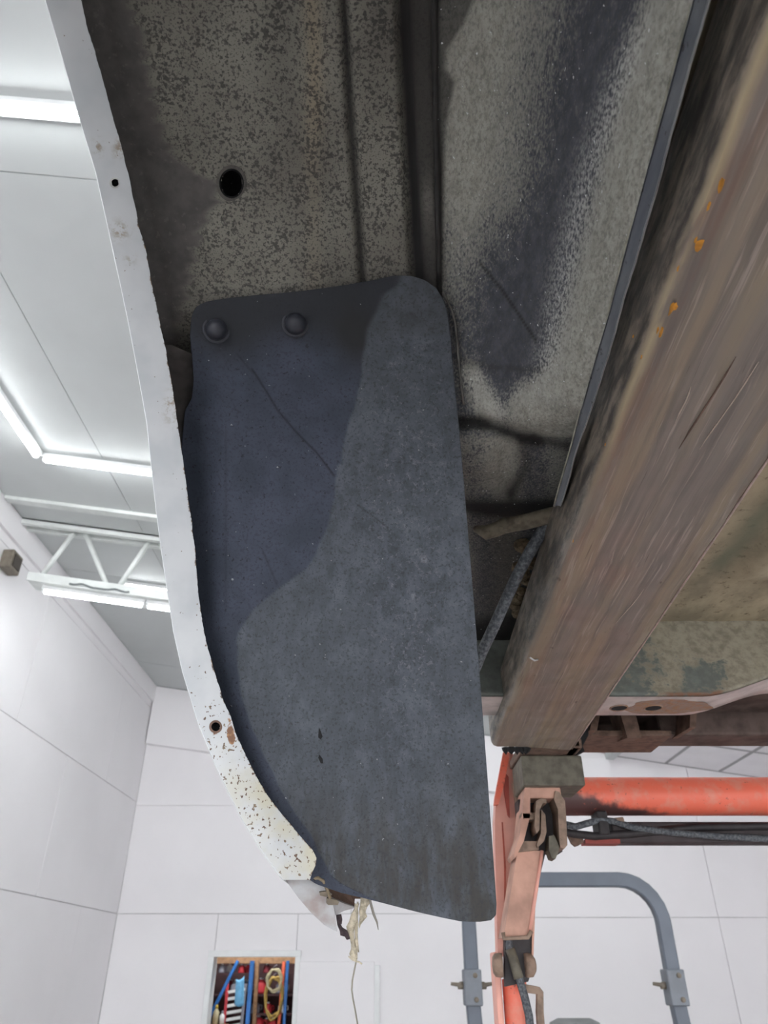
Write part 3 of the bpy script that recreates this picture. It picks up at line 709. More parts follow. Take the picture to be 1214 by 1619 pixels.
# fender lip, rolled edge, outer skin ------------------------------------------------
phl = list(np.linspace(phi_of(1391), phi_of(-80), 420))+list(np.linspace(phi_of(-80)+.04, math.radians(165), 26))
NC = 34; V = []; A = {n: [] for n in ('chip', 'edge', 'yellow', 'smudge', 'rust')}; hole = set()
HOLES = [(182, 289, 6.0), (341, 1149, 7.0)]
edge_pts = []
for i, ph in enumerate(phl):
    y = 809.5-F*math.tan(ph-TH) if ph-TH < 1.2 else -999; inF = y > -81
    r = rcirc(ph, RA); xo, xi = lipX(ph, 0), lipX(ph, 1)
    if inF: xi += (.0002*math.sin(y*.071+math.sin(y*.023)*3)+.0004*math.sin(y*.19+2*math.sin(y*.047))*.35*(.5+.5*math.sin(y*.031))+rng.normal(0, .00010))*(1 if y < 1340 else 0)
    edge_pts.append((ph, r, xo))
    for j in range(NC):
        u = j/(NC-1); X = xo+(xi-xo)*u
        dr = .0045*u**1.5-.0012*math.sin(math.pi*u)*0
        V.append(P(ph, r+dr, X)); px, py = proj(V[-1])
        t = float(sm(900, 1300, y)) if inF else 0
        A['chip'].append(.15+.35*float(sm(850, 1080, y))+.42*float(sm(1060, 1180, y)) if inF else .1)
        A['edge'].append(u**5*(.62 if y < 300 else .86))
        A['yellow'].append(float(sm(1150, 1260, y))*(.45+.5*u) if inF else 0)
        A['smudge'].append((math.exp(-(((px-188)/9)**2+((y-235)/14)**2))+math.exp(-(((px-155)/8)**2+((y-232)/12)**2))+math.exp(-(((px-190)/14)**2+((y-365)/14)**2))+math.exp(-(((px-270)/10)**2+((y-645)/22)**2))+.6*math.exp(-(((px-205)/9)**2+((y-410)/8)**2))) if inF else 0)
        A['rust'].append((.9*math.exp(-(((px-366)/10)**2+((y-1165)/20)**2))+.75*math.exp(-(((px-338)/10)**2+((y-1160)/9)**2))+.5*math.exp(-(((px-362)/6)**2+((y-1130)/30)**2))) if inF else 0)
        if inF and any((px-hx)**2+(y-hy)**2 < (hr-.8)**2 for hx, hy, hr in HOLES): hole.add((i, j))
me = gridmesh('fender_lip', V, len(phl), NC, A, lambda i, j: (i, j) in hole or (i+1, j) in hole or (i, j+1) in hole or (i+1, j+1) in hole)
lip = rel(mk('fender_lip', me, m_lip), truck); lip['label'] = 'chipped white inner lip of the wheel arch'
def lipr(px, py):
    ph = phi_of(py); xo, xi = lipX(ph, 0), lipX(ph, 1); r = rcirc(ph, RA); X = X_at(px, ph, r); u = np.clip((X-xo)/(xi-xo), 0, 1); return r+.0045*u**1.5
for hx, hy, hr in HOLES:
    rr = []
    for k, dr in ((1.5, -.0001), (1.0, -.0004), (.97, .001), (.97, .012), (.02, .012)):
        rr.append([atR(hx+hr*k*math.cos(a), hy+hr*k*math.sin(a), lipr(hx+hr*k*math.cos(a), hy+hr*k*math.sin(a))+dr) for a in np.linspace(0, 2*math.pi, 25)])
    B().sheet(rr[:2]).done('hole_rim', plain('grey_white_rim', L(188, 188, 184), .5) if hy < 500 else m_brown, lip, True)
    B().sheet(rr[1:]).done('screw_hole', m_black, lip, True)
rows = []
for ph, r, xo in edge_pts[::3]+[edge_pts[-1]]:
    y0, z0 = r*math.cos(ph), r*math.sin(ph); n = np.array([y0-CY, z0-CZ]); n /= np.linalg.norm(n); q = []
    # distance to the outline of the bed side
    ts = []
    if n[0] > 1e-6: ts.append((.80-y0)/n[0] if ph < .5 else (1.22-y0)/n[0])
    if n[0] < -1e-6: ts.append((-2.6-y0)/n[0])
    if n[1] > 1e-6: ts.append((.92-z0)/n[1])
    if n[1] < -1e-6: ts.append((-.05-z0)/n[1])
    T = max(.06, min(ts)); yy = 809.5-F*math.tan(ph-TH) if ph-TH < 1.2 else -999; mm = 1-.85*float(sm(950, 1250, yy))
    for t, dx in ((.0, 0), (.0005, -.0006), (.0016, -.0012), (.005, -.0022), (.04, -.007), (.10, -.014)):
        q.append((xo+dx*(mm if t > .002 else 1), y0+n[0]*min(t, T), z0+n[1]*min(t, T)+CH))
    for u in np.linspace(.15, 1, 6):
        t = max(.10, T*u) if T > .10 else T; q.append((xo-(.014+.02*u)*mm, y0+n[0]*t, z0+n[1]*t+CH))
    rows.append(q)
fen = B().sheet(rows).done('fender', m_skin, truck, True); fen['label'] = 'white outer fender panel'
# torn lower end of the panel
DL = .62
def q2(px, py, d=DL): return atD(px, py, d)
b = B(); b.plate([q2(447, 1386), q2(466, 1388), q2(490, 1391), q2(504, 1388), q2(510, 1393), q2(516, 1405), q2(522, 1419), q2(526, 1431), q2(530, 1448), q2(533, 1473), q2(524, 1469), q2(512, 1462), q2(490, 1441), q2(472, 1420), q2(459, 1402)], (-.001, .0025, .001))
m_torn = plain('scuffed_grey_white_paint', L(176, 178, 180), .5, 0, .10, 40, 0, L(150, 138, 134)); tp = b.done('torn_panel', m_torn, truck); tp['label'] = 'torn white lower end of the panel'
b = B(); b.tube([q2(490, 1390, .615), q2(503, 1388, .613), q2(511, 1393, .612), q2(517, 1406, .612), q2(522, 1420, .613)], .0014, 6).done('bent_edge', plain('tan_glue_edge', L(150, 135, 110), .6, 0, .2, 90), tp, True)
b = B(); b.plate([q2(516, 1397, .64), q2(530, 1404, .645), q2(551, 1411, .65), q2(564, 1434, .65), q2(546, 1430, .64), q2(524, 1420, .635)], (-.0005, .003, .001)); b.done('rusty_flange', m_brown, tp)
b = B(); b.plate([q2(524, 1420, .63), q2(545, 1429, .635), q2(563, 1435, .645), q2(544, 1440, .635), q2(530, 1447, .63)], (-.0005, .002, .001)); b.done('folded_corner', m_torn, tp)
m_clip = plain('brown_plastic_clip', L(122, 112, 98), .6, 0, .15, 80)
b = B(); b.plate([q2(505, 1411, .612), q2(518, 1409, .612), q2(525, 1414, .612), q2(520, 1419, .612), q2(506, 1416, .612)], (-.0005, .003, .001)); b.done('clip', m_clip, tp)
b = B(); b.plate([q2(517, 1420, .612), q2(533, 1423, .612), q2(536, 1427, .612), q2(534, 1431, .612), q2(519, 1431, .612), q2(516, 1428, .612)], (-.0005, .003, .001)); b.done('clip', m_clip, tp)
b = B()
pts = [(531, 1448), (539, 1447), (541, 1455), (540, 1462), (536, 1459), (541, 1468), (549, 1473), (553, 1485), (548, 1486), (545, 1481), (538, 1479), (537, 1472), (533, 1462)]
b.plate([q2(x, y, .625) for x, y in pts], (0, .003, .001)); b.done('frayed_edge', plain('dark_frayed_trim', L(64, 52, 56), .7, 0, .3, 300), tp)
b = B(); b.plate([q2(549, 1411, .66), q2(574, 1416, .66), q2(575, 1421, .66), q2(561, 1421, .66), q2(560, 1430, .66), q2(556, 1421, .66)], (0, .003, .001)); b.done('rubber_tab', m_brown, tp)

# mud flap ----------------------------------------------------------------------------
OUTL = [(300, 530), (303, 500), (309, 486), (322, 478), (345, 473), (400, 467), (470, 461), (530, 453), (590, 443), (625, 435), (650, 436), (672, 443), (690, 456), (702, 475), (709, 500), (713, 540), (718, 600), (728, 700), (738, 820), (749, 950), (760, 1090), (770, 1220), (778, 1330), (785, 1430), (784, 1447), (776, 1455), (755, 1458), (730, 1457), (700, 1451), (660, 1442), (610, 1429), (575, 1420), (540, 1412), (500, 1398), (455, 1368), (425, 1322), (395, 1270), (360, 1200), (325, 1120), (303, 1030), (290, 930), (281, 830), (284, 740), (292, 650), (303, 630), (306, 600), (304, 570)]
def flap_r(px, py):
    ph = phi_of(py); r = rcirc(ph, RA+.042)-.012
    r -= .010*float(sm(560, 900, py))*float(sm(560, 720, px))
    r -= .006*math.exp(-(((px-420)/130)**2+((py-700)/180)**2))*-1      # slightly hollow beside the lip
    r += .004*math.sin((px-300)*.007)+.020*float(1-sm(285, 362, px-max(0, py-1000)*.30))*float(sm(540, 660, py))
    r -= .004*math.exp(-((py-541)/10)**2)*float(sm(580, 700, px))
    return r
# rows by height; each row spans the outline
DUSTB = [(430, 635), (450, 628), (466, 608), (490, 596), (520, 582), (545, 577), (580, 572), (610, 569), (650, 558), (690, 545), (722, 541), (733, 540), (736, 531), (742, 533), (780, 529), (820, 521), (850, 511), (880, 497), (900, 484), (915, 463), (930, 440), (948, 420), (960, 405), (975, 391), (1000, 378), (1015, 374), (1040, 376), (1080, 378), (1110, 385), (1130, 391), (1160, 403), (1200, 421), (1240, 440), (1270, 456), (1300, 477), (1330, 497), (1360, 510), (1385, 525), (1400, 545), (1420, 585), (1440, 640)]
def span(y):
    xs = []
    n = len(OUTL)
    for i in range(n):
        (xa, ya), (xb, yb) = OUTL[i], OUTL[(i+1) % n]
        if (ya > y) != (yb > y): xs.append(xa+(y-ya)*(xb-xa)/(yb-ya))
    return (min(xs), max(xs)) if len(xs) >= 2 else None
ys = [435.6, 436.5, 438, 440]+list(np.arange(442, 1452, 2.9))+[1453, 1455, 1456.5, 1457.5]
NC = 200; V = []; A = {n: [] for n in ('dust', 'scuff', 'mud', 'topd', 'scratch')}; fr = []
SCR_SHADE = [[(398, 583), (412, 604), (440, 650), (470, 685), (500, 715), (528, 752)], [(375, 560), (400, 590)], [(565, 798), (612, 833)], [(415, 870), (438, 925)], [(357, 680), (357, 960)]]  # last line is no scratch: edge of the lip's shadow painted in
for y in ys:
    s0, s1 = span(y)
    for j in range(NC):
        u = j/(NC-1); px = s0+(s1-s0)*u
        V.append(atR(px, y, flap_r(px, y)))
        db = tab(y, DUSTB)+1.0*math.sin(y*.13)
        d = float(sm(-2.0-5*float(1-sm(500, 600, y)), 2.0+4*float(1-sm(500, 600, y)), px-db)); A['dust'].append(d)
        A['scuff'].append(math.exp(-((px-(640+.02*(y-700)))/75)**2)*float(sm(500, 640, y))*float(1-sm(1000, 1250, y))+.25+.3*math.exp(-((px-650)/50)**2)*float(sm(500, 560, y)))
        A['mud'].append(float(sm(1180, 1400, y)))
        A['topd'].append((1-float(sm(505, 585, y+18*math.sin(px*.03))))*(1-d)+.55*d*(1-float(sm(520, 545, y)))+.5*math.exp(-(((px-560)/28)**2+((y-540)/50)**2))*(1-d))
        A['scratch'].append(0 if not (350 < px < 620 and 550 < y < 970) else min(1, max(.8*math.exp(-(dpoly(px, y, SCR_SHADE[0])/1.5)**2), .4*math.exp(-(dpoly(px, y, SCR_SHADE[1])/1.5)**2), .5*math.exp(-(dpoly(px, y, SCR_SHADE[2])/1.3)**2), .4*math.exp(-(dpoly(px, y, SCR_SHADE[3])/1.5)**2), .25*math.exp(-(dpoly(px, y, SCR_SHADE[4])/2)**2))))
nr = len(ys); front = len(V)
me0V = V; Fs = [(i*NC+j, i*NC+j+1, (i+1)*NC+j+1, (i+1)*NC+j) for i in range(nr-1) for j in range(NC-1)]
rim = [j for j in range(NC)]+[i*NC+NC-1 for i in range(1, nr)]+[(nr-1)*NC+j for j in range(NC-2, -1, -1)]+[i*NC for i in range(nr-2, 0, -1)]
TH_F = .0045
back = {}
for k in rim:
    x, y, z = V[k]; v = np.array([x, y, z-CH]); n2 = np.linalg.norm(v[1:]); back[k] = len(V); V.append((x, y+v[1]/n2*TH_F, z+v[2]/n2*TH_F))
    for a in A: A[a].append(A[a][k]*.6)
for a, c in zip(rim, rim[1:]+rim[:1]): Fs.append((a, back[a], back[c], c))
me = mesh('mud_flap', V, Fs)
for an, vals in A.items():
    at = me.attributes.new(an, 'FLOAT', 'POINT'); at.data.foreach_set('value', np.asarray(vals, dtype=np.float32))
for p in me.polygons: p.use_smooth = p.index < (nr-1)*(NC-1)
flap = rel(mk('mud_flap', me, m_flap), truck); flap['label'] = 'black rubber mud flap half covered with grey dust'
for rx, ry in ((342, 521), (467, 512)):
    c = np.array(atR(rx, ry, flap_r(rx, ry))); v = np.array([c[0], c[1], c[2]-CH]); n = -v/np.linalg.norm(v); n = n*.8+np.array([0, -math.cos(phi_of(ry)), -math.sin(phi_of(ry))])*.2
    R = .0093
    B().lathe(tuple(c), tuple(n), [(R*1.30, .0001), (R*1.2, .0012), (R*1.06, .0006), (R*1.0, .0004), (R*.98, .004), (R*.9, .0065), (R*.7, .0092), (R*.4, .0110), (R*.15, .0116), (0, .0117)], 28).done('rivet', m_rivet, flap, True)
for pts in ([(504, 1150), (507, 1156), (510, 1165), (507, 1169), (503, 1166)], [(505, 1193), (510, 1200), (511, 1207), (507, 1207), (503, 1198)]):
    b = B(); b.plate([atR(x, y, flap_r(x, y)-.0006) for x, y in pts], (0, .0008, .0003)); b.done('nick', m_black, flap)
# body sheet behind the upper corner of the flap beside the lip: small bulge
rows = []
for i, y in enumerate(np.linspace(545, 740, 16)):
    q = []
    xl = tab(y, LIPI)-6; xr = tab(y, [(545, 306), (580, 312), (620, 308), (650, 298), (690, 292), (740, 290)])+10
    cw = math.sqrt(max(0, 1-(1-min(1, i/5))**2)); xr = xl+4+(xr-xl-4)*(.25+.75*cw)
    for u in np.linspace(0, 1, 8):
        px = xl+(xr-xl)*u; q.append(atR(px, y, rcirc(phi_of(y), RA+.042)-.003+.034*sm(540, 640, y)-.006*math.sin(math.pi*u)*math.sin(math.pi*i/15)))
    rows.append(q)
B().sheet(rows).done('corner_gusset', plain('brown_grey_gusset', L(84, 79, 77), .85, 0, .15, 60, .2), truck, True)
# edge seal running down beside the flap
B().tube([atR(x, y, rcirc(phi_of(y), RA+.042)-.004) for x, y in ((700, 462), (704, 470), (714, 490), (720, 512), (724, 560), (728, 600), (733, 640))], .0012, 6).done('seam_bead', plain('grey_bead', L(104, 102, 98), .8, 0, .2, 90), truck, True)
B().tube([atR(x, y, rcirc(phi_of(y), RA+.042)+.003) for x, y in ((686, -70), (687, 60), (689, 200), (692, 340), (695, 470))], .0022, 6).done('seam_bead', plain('dark_sealer', L(50, 49, 48), .8, 0, .2, 90), truck, True)

# frame rail ------------------------------------------------------------------------
def railz(Y): return .30+.054*(1.2-Y)
RX0, RX1, RH = .170, .305, .062
prof = [(RX0, RH), (RX0, .045), (RX0, .030), (RX0, .014), (RX0+.001, .007), (RX0+.004, .002), (RX0+.010, 0)]+[(RX0+.010+(RX1-RX0-.016)*k/14, 0) for k in range(1, 14)]+[(RX1-.006, 0), (RX1-.002, .0015), (RX1, .006), (RX1, .03), (RX1, RH)]
ysr = np.linspace(-2.4, 1.175, 150); V = []; A = {'edge': [], 'cream': [], 'side': []}
for Y in ysr:
    for (X, h) in prof:
        dz = .0009*math.sin(Y*31+X*40)+.0006*math.sin(Y*77) if h == 0 else 0
        ye = Y+.022*(X-RX0)/(RX1-RX0) if Y == ysr[-1] else Y
        V.append((X+(.0006*math.sin(Y*60) if h < .02 else 0), ye, CH+railz(Y)+h+dz))
        A['edge'].append(math.exp(-((X-RX0-.012)/.012)**2)*(1 if h < .004 else .2)); A['side'].append(1.0 if (X < RX0+.003) else 0.0)
        A['cream'].append((.9 if h == .002 else 0)*float(1-sm(.30, .60, Y)))
nc = len(prof); me = gridmesh('frame_rail', V, len(ysr), nc, A)
bmx = bmesh.new(); bmx.from_mesh(me); bmx.verts.ensure_lookup_table()
last = [bmx.verts[(len(ysr)-1)*nc+k] for k in range(nc)]; bmx.faces.new(last)
tops = [(bmx.verts[i*nc], bmx.verts[i*nc+nc-1]) for i in range(len(ysr))]
for (a, c), (d, e) in zip(tops[:-1], tops[1:]): bmx.faces.new((a, c, e, d))
bmesh.ops.recalc_face_normals(bmx, faces=bmx.faces); bmx.to_mesh(me); bmx.free()
for p in me.polygons: p.use_smooth = True
try: me.set_sharp_from_angle(angle=math.radians(40))
except Exception: pass
rail = rel(mk('frame_rail', me, m_rail), truck); rail['label'] = 'oily brown steel frame rail'
# flecks of orange marking paint along the rail edge
m_spot = plain('orange_marking_paint', L(206, 140, 48), .5, 0, .2, 150)
for px, py, sz in ((1140, 293, 15), (1121, 326, 8), (1105, 384, 13), (1100, 380, 7), (1072, 425, 6), (1061, 490, 13), (1066, 482, 9), (1045, 525, 11), (1040, 522, 8), (1014, 565, 6), (957, 703, 5), (906, 856, 5), (1001, 532, 5)):
    d = ray(px, py); t = .3648/(d[2]+.054*d[1]); c = d*t
    if c[0] < RX0+.009: d = ray(px, py); c = d*((RX0-.0004)/d[0]); side = True
    else: side = False
    sc_ = sz*np.linalg.norm(c)/F*.62; pts = []
    for a in np.linspace(0, 2*math.pi, 9, endpoint=False):
        q = rng.uniform(.55, 1.1); u, v = sc_*q*math.cos(a)*.8, sc_*q*math.sin(a)*1.5
        pts.append((c[0], c[1]+v, CH+c[2]+u) if side else (c[0]+u, c[1]+v, CH+railz(c[1]+v)-.0012))
    B().plate(pts, (-.0003, 0, 0) if side else (0, 0, -.0003)).done('paint_fleck', m_spot, rail)
# scratches standing on the rail as thin weld drips, and a bright wire end
B().tube([(.176, .963-.13, CH+railz(.83)-.001), (.182, .838, CH+railz(.83)-.003), (.187, .84, CH+railz(.83)-.001)], .0012, 6).done('wire_end', plain('bright_wire', L(200, 200, 200), .3, .6), rail, True)
for (a, c, rr, m_) in (((1163, 563), (1074, 709), .0007, m_brown), ((1199, 571), (1101, 718), .0005, m_pipe_b), ((1092, 610), (1068, 668), .0005, m_pipe_b), ((1018, 930), (975, 985), .0004, m_pipe_b)):
    q = []
    for t in np.linspace(0, 1, 6):
        d = ray(a[0]+(c[0]-a[0])*t+1.5*math.sin(t*5), a[1]+(c[1]-a[1])*t); v = d*(.3648/(d[2]+.054*d[1])); q.append((v[0], v[1], CH+v[2]-.0006))
    B().tube(q, [rr*.3, rr, rr, rr, rr, rr*.3], 5).done('scratch', m_, rail, True)
# bright worn lower edge on the far side of the rail
B().tube([(RX1-.0018, Y, CH+railz(Y)+.0008) for Y in np.linspace(-.4, 1.19, 30)], .0011, 5).done('worn_edge', plain('worn_bright_edge', L(190, 168, 160), .35, .2, .15, 90), rail, True)
# bed floor underside with pressed ribs
ysb = np.linspace(-2.6, 1.06, 74); xsb = np.linspace(.166, 1.45, 130); V = []; A = {n: [] for n in ('green', 'pale', 'darken')}
for Y in ysb:
    for X in xsb:
        rib = 0
        for c in (.52, .80, 1.08, 1.34): rib += float(sm(c-.05, c-.03, X)*(1-sm(c+.03, c+.05, X)))
        endk = float(1-sm(.86, .92, Y))
        V.append((X, Y, CH+.428+.034*float(sm(.30, .35, X))-.016*rib*endk-.004*float(sm(.93, 1.0, Y))+.001*math.sin(X*70)*math.sin(Y*31)))
        A['green'].append(.8*math.exp(-((X-.455)/.022)**2)*endk); A['pale'].append(.75*math.exp(-((X-.52)/.024)**2)*endk); A['darken'].append(.75*math.exp(-((Y-.90)/.03)**2)*(.5+.5*math.sin(X*23))+(.15*float(1-sm(.17, .30, X))))
me = gridmesh('bed_floor', V, len(ysb), len(xsb), A); rel(mk('bed_floor', me, m_bed), truck)['label'] = 'dirty ribbed underside of the truck bed'
# body box above, closed by an added cover that blocks ceiling light
B().box((-.27, -2.6, CH+.90), (1.62, 1.22, CH+.93)).done('light_block_cover', m_skin, truck)
B().box((1.58, -2.6, CH+.30), (1.62, 1.22, CH+.90)).done('bed_side', m_skin, truck)
B().box((-.24, -2.62, CH+.15), (1.62, -2.6, CH+.93)).done('bulkhead', m_skin, truck)
# rear cross panel
def zbot(X): return .330+.034*float(sm(.45, .60, X))
xs = np.linspace(.02, 1.5, 150); prof = []; V = []; A = {'mud': [], 'rust': []}; NCc = 22
for X in xs:
    zb = zbot(X); col = []
    for t in np.linspace(0, 1, 14): col.append((1.045-.035*t, .470+(zb+.006-.470)*t))
    col += [(1.008, zb+.002), (1.012, zb)]+[(1.012+.088*t, zb-.0005+.001*t) for t in (.2, .4, .6, .8, .95)]+[(1.102, zb+.004)]
    for (Y, Z) in col:
        V.append((X, Y, CH+Z)); A['mud'].append(.2+.6*float(sm(.36, .43, Z))+.5*float(sm(.46, .56, X))-(.6 if X < .30 else 0)*1.0-.25*float(1-sm(.33, .40, X)))
        A['rust'].append(float(sm(.385, .41, X)*(1-sm(.475, .49, X))) if Z < zb+.004 else 0)
NCc = len(V)//len(xs)
cr = gridmesh('cross_panel', V, len(xs), NCc, A)
crp = rel(mk('cross_panel', cr, m_cross), truck); crp['label'] = 'grey green rear cross panel crusted with dried mud'
m_pf = plain('bare_pink_grey_steel', L(198, 188, 184), .45, 0, .12, 40)
rows = [[(X, Y, CH+zbot(X)-dz) for Y, dz in ((1.012, .0012), (1.04, .0014), (1.07, .0014), (1.101, .0012), (1.1025, -.003))] for X in np.linspace(.10, 1.5, 120)]
bf = B().sheet(rows).done('bottom_flange', m_pf, crp, True)
def ell(cx, cy, rx, ry, z): return [(cx+rx*math.cos(a), cy+ry*math.sin(a), CH+z) for a in np.linspace(0, 2*math.pi, 28, endpoint=False)]
m_rustp = plain('rusty_patch', L(142, 122, 112), .8, 0, .25, 110, .5, L(150, 112, 84))
pts = []
for a in np.linspace(0, 2*math.pi, 40, endpoint=False):
    k = 1+.10*math.sin(3*a+1)+.06*math.sin(7*a); pts.append((.418+.062*k*math.cos(a), 1.058+.036*min(1, k)*math.sin(a), CH+.330-.0017))
B().plate(pts, (0, 0, -.0004)).done('rust_patch', m_rustp, bf)
for px in (978, 1032):
    c = atZ(px, 1117, .330); r1 = .0115
    B().plate(ell(c[0], c[1], .0115, .012, .330-.0026), (0, 0, .0008)).done('hole_disc', m_black, bf)  # flat black disc stands in for the shade inside the hole
    B().tube([p for p in ell(c[0], c[1], .0125, .013, .330-.0022)]+[ell(c[0], c[1], .0125, .013, .330-.0022)[0]], .0012, 5, False).done('hole_rim', m_rustp, bf, True)
# bumper bar and brackets behind
bb = B().box((.50, 1.32, CH+.358), (1.5, 1.40, CH+.47), .006).done('bumper_bar', m_dkbrown, truck)
B().box((.33, 1.30, CH+.352), (.512, 1.42, CH+.362), .002).done('bumper_plate', m_brown, truck)
B().box((.33, 1.40, CH+.36), (.52, 1.41, CH+.47)).done('bumper_plate', m_dkbrown, truck)
B().hexa([(.425, 1.28, CH+.343), (.450, 1.28, CH+.343), (.450, 1.34, CH+.352), (.425, 1.34, CH+.352), (.418, 1.28, CH+.40), (.445, 1.28, CH+.40), (.445, 1.34, CH+.40), (.418, 1.34, CH+.40)]).done('bumper_bracket', m_brown, truck)
B().hexa([(.525, 1.25, CH+.352), (.535, 1.25, CH+.352), (.535, 1.34, CH+.357), (.525, 1.34, CH+.357), (.545, 1.25, CH+.43), (.56, 1.25, CH+.43), (.56, 1.34, CH+.43), (.545, 1.34, CH+.43)]).done('bumper_bracket', m_brown, truck)
B().hexa([(.350, 1.24, CH+.345), (.362, 1.24, CH+.345), (.362, 1.34, CH+.352), (.350, 1.34, CH+.352), (.372, 1.24, CH+.41), (.385, 1.24, CH+.41), (.385, 1.34, CH+.41), (.372, 1.34, CH+.41)]).done('bumper_bracket', m_brown, truck)
B().box((.30, 1.12, CH+.40), (1.5, 1.42, CH+.412)).done('bumper_plate', m_dkbrown, truck)
# hitch bracket at the rail end: rests on the lift pad
b = B(); b.box((.225, 1.19, CH+.303), (.32, 1.34, CH+.318), .002); b.box((.300, 1.19, CH+.303), (.318, 1.33, CH+.41), .003); hk = b.done('hitch_bracket', m_brown, truck)
b = B(); b.tube([(.328, 1.24, CH+.39), (.332, 1.24, CH+.34), (.322, 1.24, CH+.318), (.327, 1.24, CH+.306)], [.013, .016, .012, .010], 7); b.done('greasy_shackle', m_black, truck)
for k in range(7):
    x = .195+.012*k*.5; y = 1.185+.004*rng.random(); B().lathe((x, y, CH+railz(1.18)+.003), (rng.uniform(-.4, .4), .2, -1), [(0, 0), (.006, .001), (.005, .006), (.002, .010), (0, .013)], 6).done('rust_flake', m_black, rail)
# brake hose, bracket pipe and mud clods in the pocket
B().tube([atD(*p) for p in ((905, 798, .76), (880, 812, .765), (862, 832, .77), (840, 868, .775), (820, 905, .785), (800, 948, .80), (782, 988, .81), (762, 1030, .825), (740, 1085, .84))], .0064, 12).done('brake_hose', m_hose, truck, True)
m_pipe = plain('dusty_brown_pipe', L(112, 104, 90), .85, 0, .2, 120, .3)
def upto(px, py, dz): return atZ(px, py, ZB-dz)
br = B().tube([upto(905, 808, .018), upto(870, 815, .018), (upto(830, 825, .018)), upto(792, 832, .018)], .0085, 12).done('bracket_pipe', m_pipe, truck, True)
b = B(); b.tube([upto(796, 832, .018), upto(782, 838, .022), upto(768, 842, .024), upto(752, 836, .014)], [.0085, .008, .008, .004], 10); b.done('flattened_end', m_pipe, br, True)
for k in range(26):
    px = 828+rng.normal(0, 9); py = 925+rng.normal(0, 26); p = atZ(px, py, ZB-.004); s = rng.uniform(.005, .011)
    B().lathe(p, (rng.uniform(-.5, .5), rng.uniform(-.5, .5), -1), [(0, -.004), (s, -.002), (s*.95, s*.5), (s*.5, s*.9), (0, s)], 7).done('mud_clod', m_mud, ip)
for k in range(26):
    px = tab(0, [(0, 0)])+rng.uniform(0, 1); y = rng.uniform(180, 620); px = tab(y, FLR)+rng.uniform(3, 14); p = atZ(px, y, .43); s = rng.uniform(.002, .0045)
    B().lathe(p, (0, 0, -1), [(0, -.03), (s, -.028), (s, s*.5), (s*.5, s*.9), (0, s)], 6).done('mud_clod', m_mud, ip)

# frayed cloth scrap hanging off the torn end
m_rag = plain('frayed_fibre', L(206, 196, 174), .9, 0, .2, 200)
rag = thing('frayed_scrap', 'frayed beige fibre scrap with a long thread hanging from the torn fender', 'cloth scrap', q2(562, 1434, .64))
def strip(cl, name='strip', d=.64):
    rows = []
    for i, (x, y, wd) in enumerate(cl):
        j = rng.uniform(-1.2, 1.2); rows.append([atD(x-wd/2+j, y, d+.003*math.sin(i)), atD(x, y+1, d-.003*math.cos(i*1.7)), atD(x+wd/2+rng.uniform(-1.2, 1.2), y, d+.003*math.sin(i*2))])
    B().sheet(rows, (0, .0006, 0)).done(name, m_rag, rag, True)
strip([(564, 1428, 6), (563, 1436, 8), (560, 1446, 10), (558, 1456, 14), (555, 1465, 14), (554, 1472, 9), (556, 1482, 8), (558, 1492, 8), (560, 1500, 9), (559, 1508, 13), (561, 1515, 10), (563, 1521, 4)])
strip([(578, 1418, 16), (578, 1426, 18), (575, 1434, 12), (572, 1442, 10), (574, 1449, 12), (571, 1456, 7), (569, 1462, 4), (568, 1467, 1.5)])
strip([(566, 1425, 4), (565, 1440, 3), (563, 1460, 5), (563, 1480, 4), (565, 1495, 4), (567, 1505, 2)])
B().tube([atD(x, y, .64) for x, y in ((584, 1418), (587, 1432), (591, 1446), (596, 1458), (598, 1470))], [.0010, .0012, .0012, .0009, .0003], 5).done('strand', plain('grey_strand', L(140, 136, 128)), rag, True)
B().tube([atD(x, y, .64) for x, y in ((551, 1512), (556, 1517), (563, 1520), (567, 1521), (572, 1524))], .0007, 5).done('strand', m_rag, rag, True)
B().tube([atD(x, y, .64) for x, y in ((563, 1520), (560, 1535), (557, 1550), (556, 1565), (558, 1580), (561, 1595), (564, 1612), (567, 1632), (566, 1660))], .00075, 5).done('thread', plain('grey_thread', L(150, 145, 132)), rag, True)

# ------------------------------------------------------------------ the orange lift carrying the rail end
m_or = NB('worn_orange_paint', .45, 0, .4); n1 = m_or.noise(22, 4, .6, m_or.map((1, 1, 1))); n2 = m_or.noise(120, 3)
c = m_or.mix(m_or.step(n1, .45, .7), L(234, 112, 88), L(224, 140, 120)); c = m_or.mix(m_or.step(n2, .62, .72), c, L(150, 84, 68)); m_or = m_or.end(c)
m_pk = plain('haze_lit_orange_paint', L(234, 172, 156), .5, 0, .08, 12)  # column orange with haze and bright light mixed into the colour
m_pkb = plain('dusty_salmon_steel', L(200, 156, 138), .65, 0, .18, 18)
m_tube = NB('orange_pipe_with_dark_end', .45, 0, .4); xx_ = m_tube.xyz(); n1 = m_tube.noise(26, 4, .6)
dark_end = m_tube.step(m_tube.math('ADD', m_tube.math('MULTIPLY', m_tube.math('SUBTRACT', .47, xx_[0]), 5.0), m_tube.math('ADD', m_tube.math('SUBTRACT', n1, .5), m_tube.math('MULTIPLY', m_tube.math('SUBTRACT', CH+.275, xx_[2]), 22.0))), .25, .6)  # darker towards the column end and the bottom of the pipe
c = m_tube.mix(m_tube.step(m_tube.noise(40, 4), .45, .72), L(232, 112, 88), L(222, 136, 116)); c = m_tube.mix(dark_end, c, L(84, 58, 56)); c = m_tube.mix(m_tube.step(m_tube.noise(110, 3), .64, .74), c, L(140, 80, 66)); m_pipeo = m_tube.end(c)
m_olive = plain('oily_olive_block', L(104, 99, 87), .6, 0, .2, 60, .3)
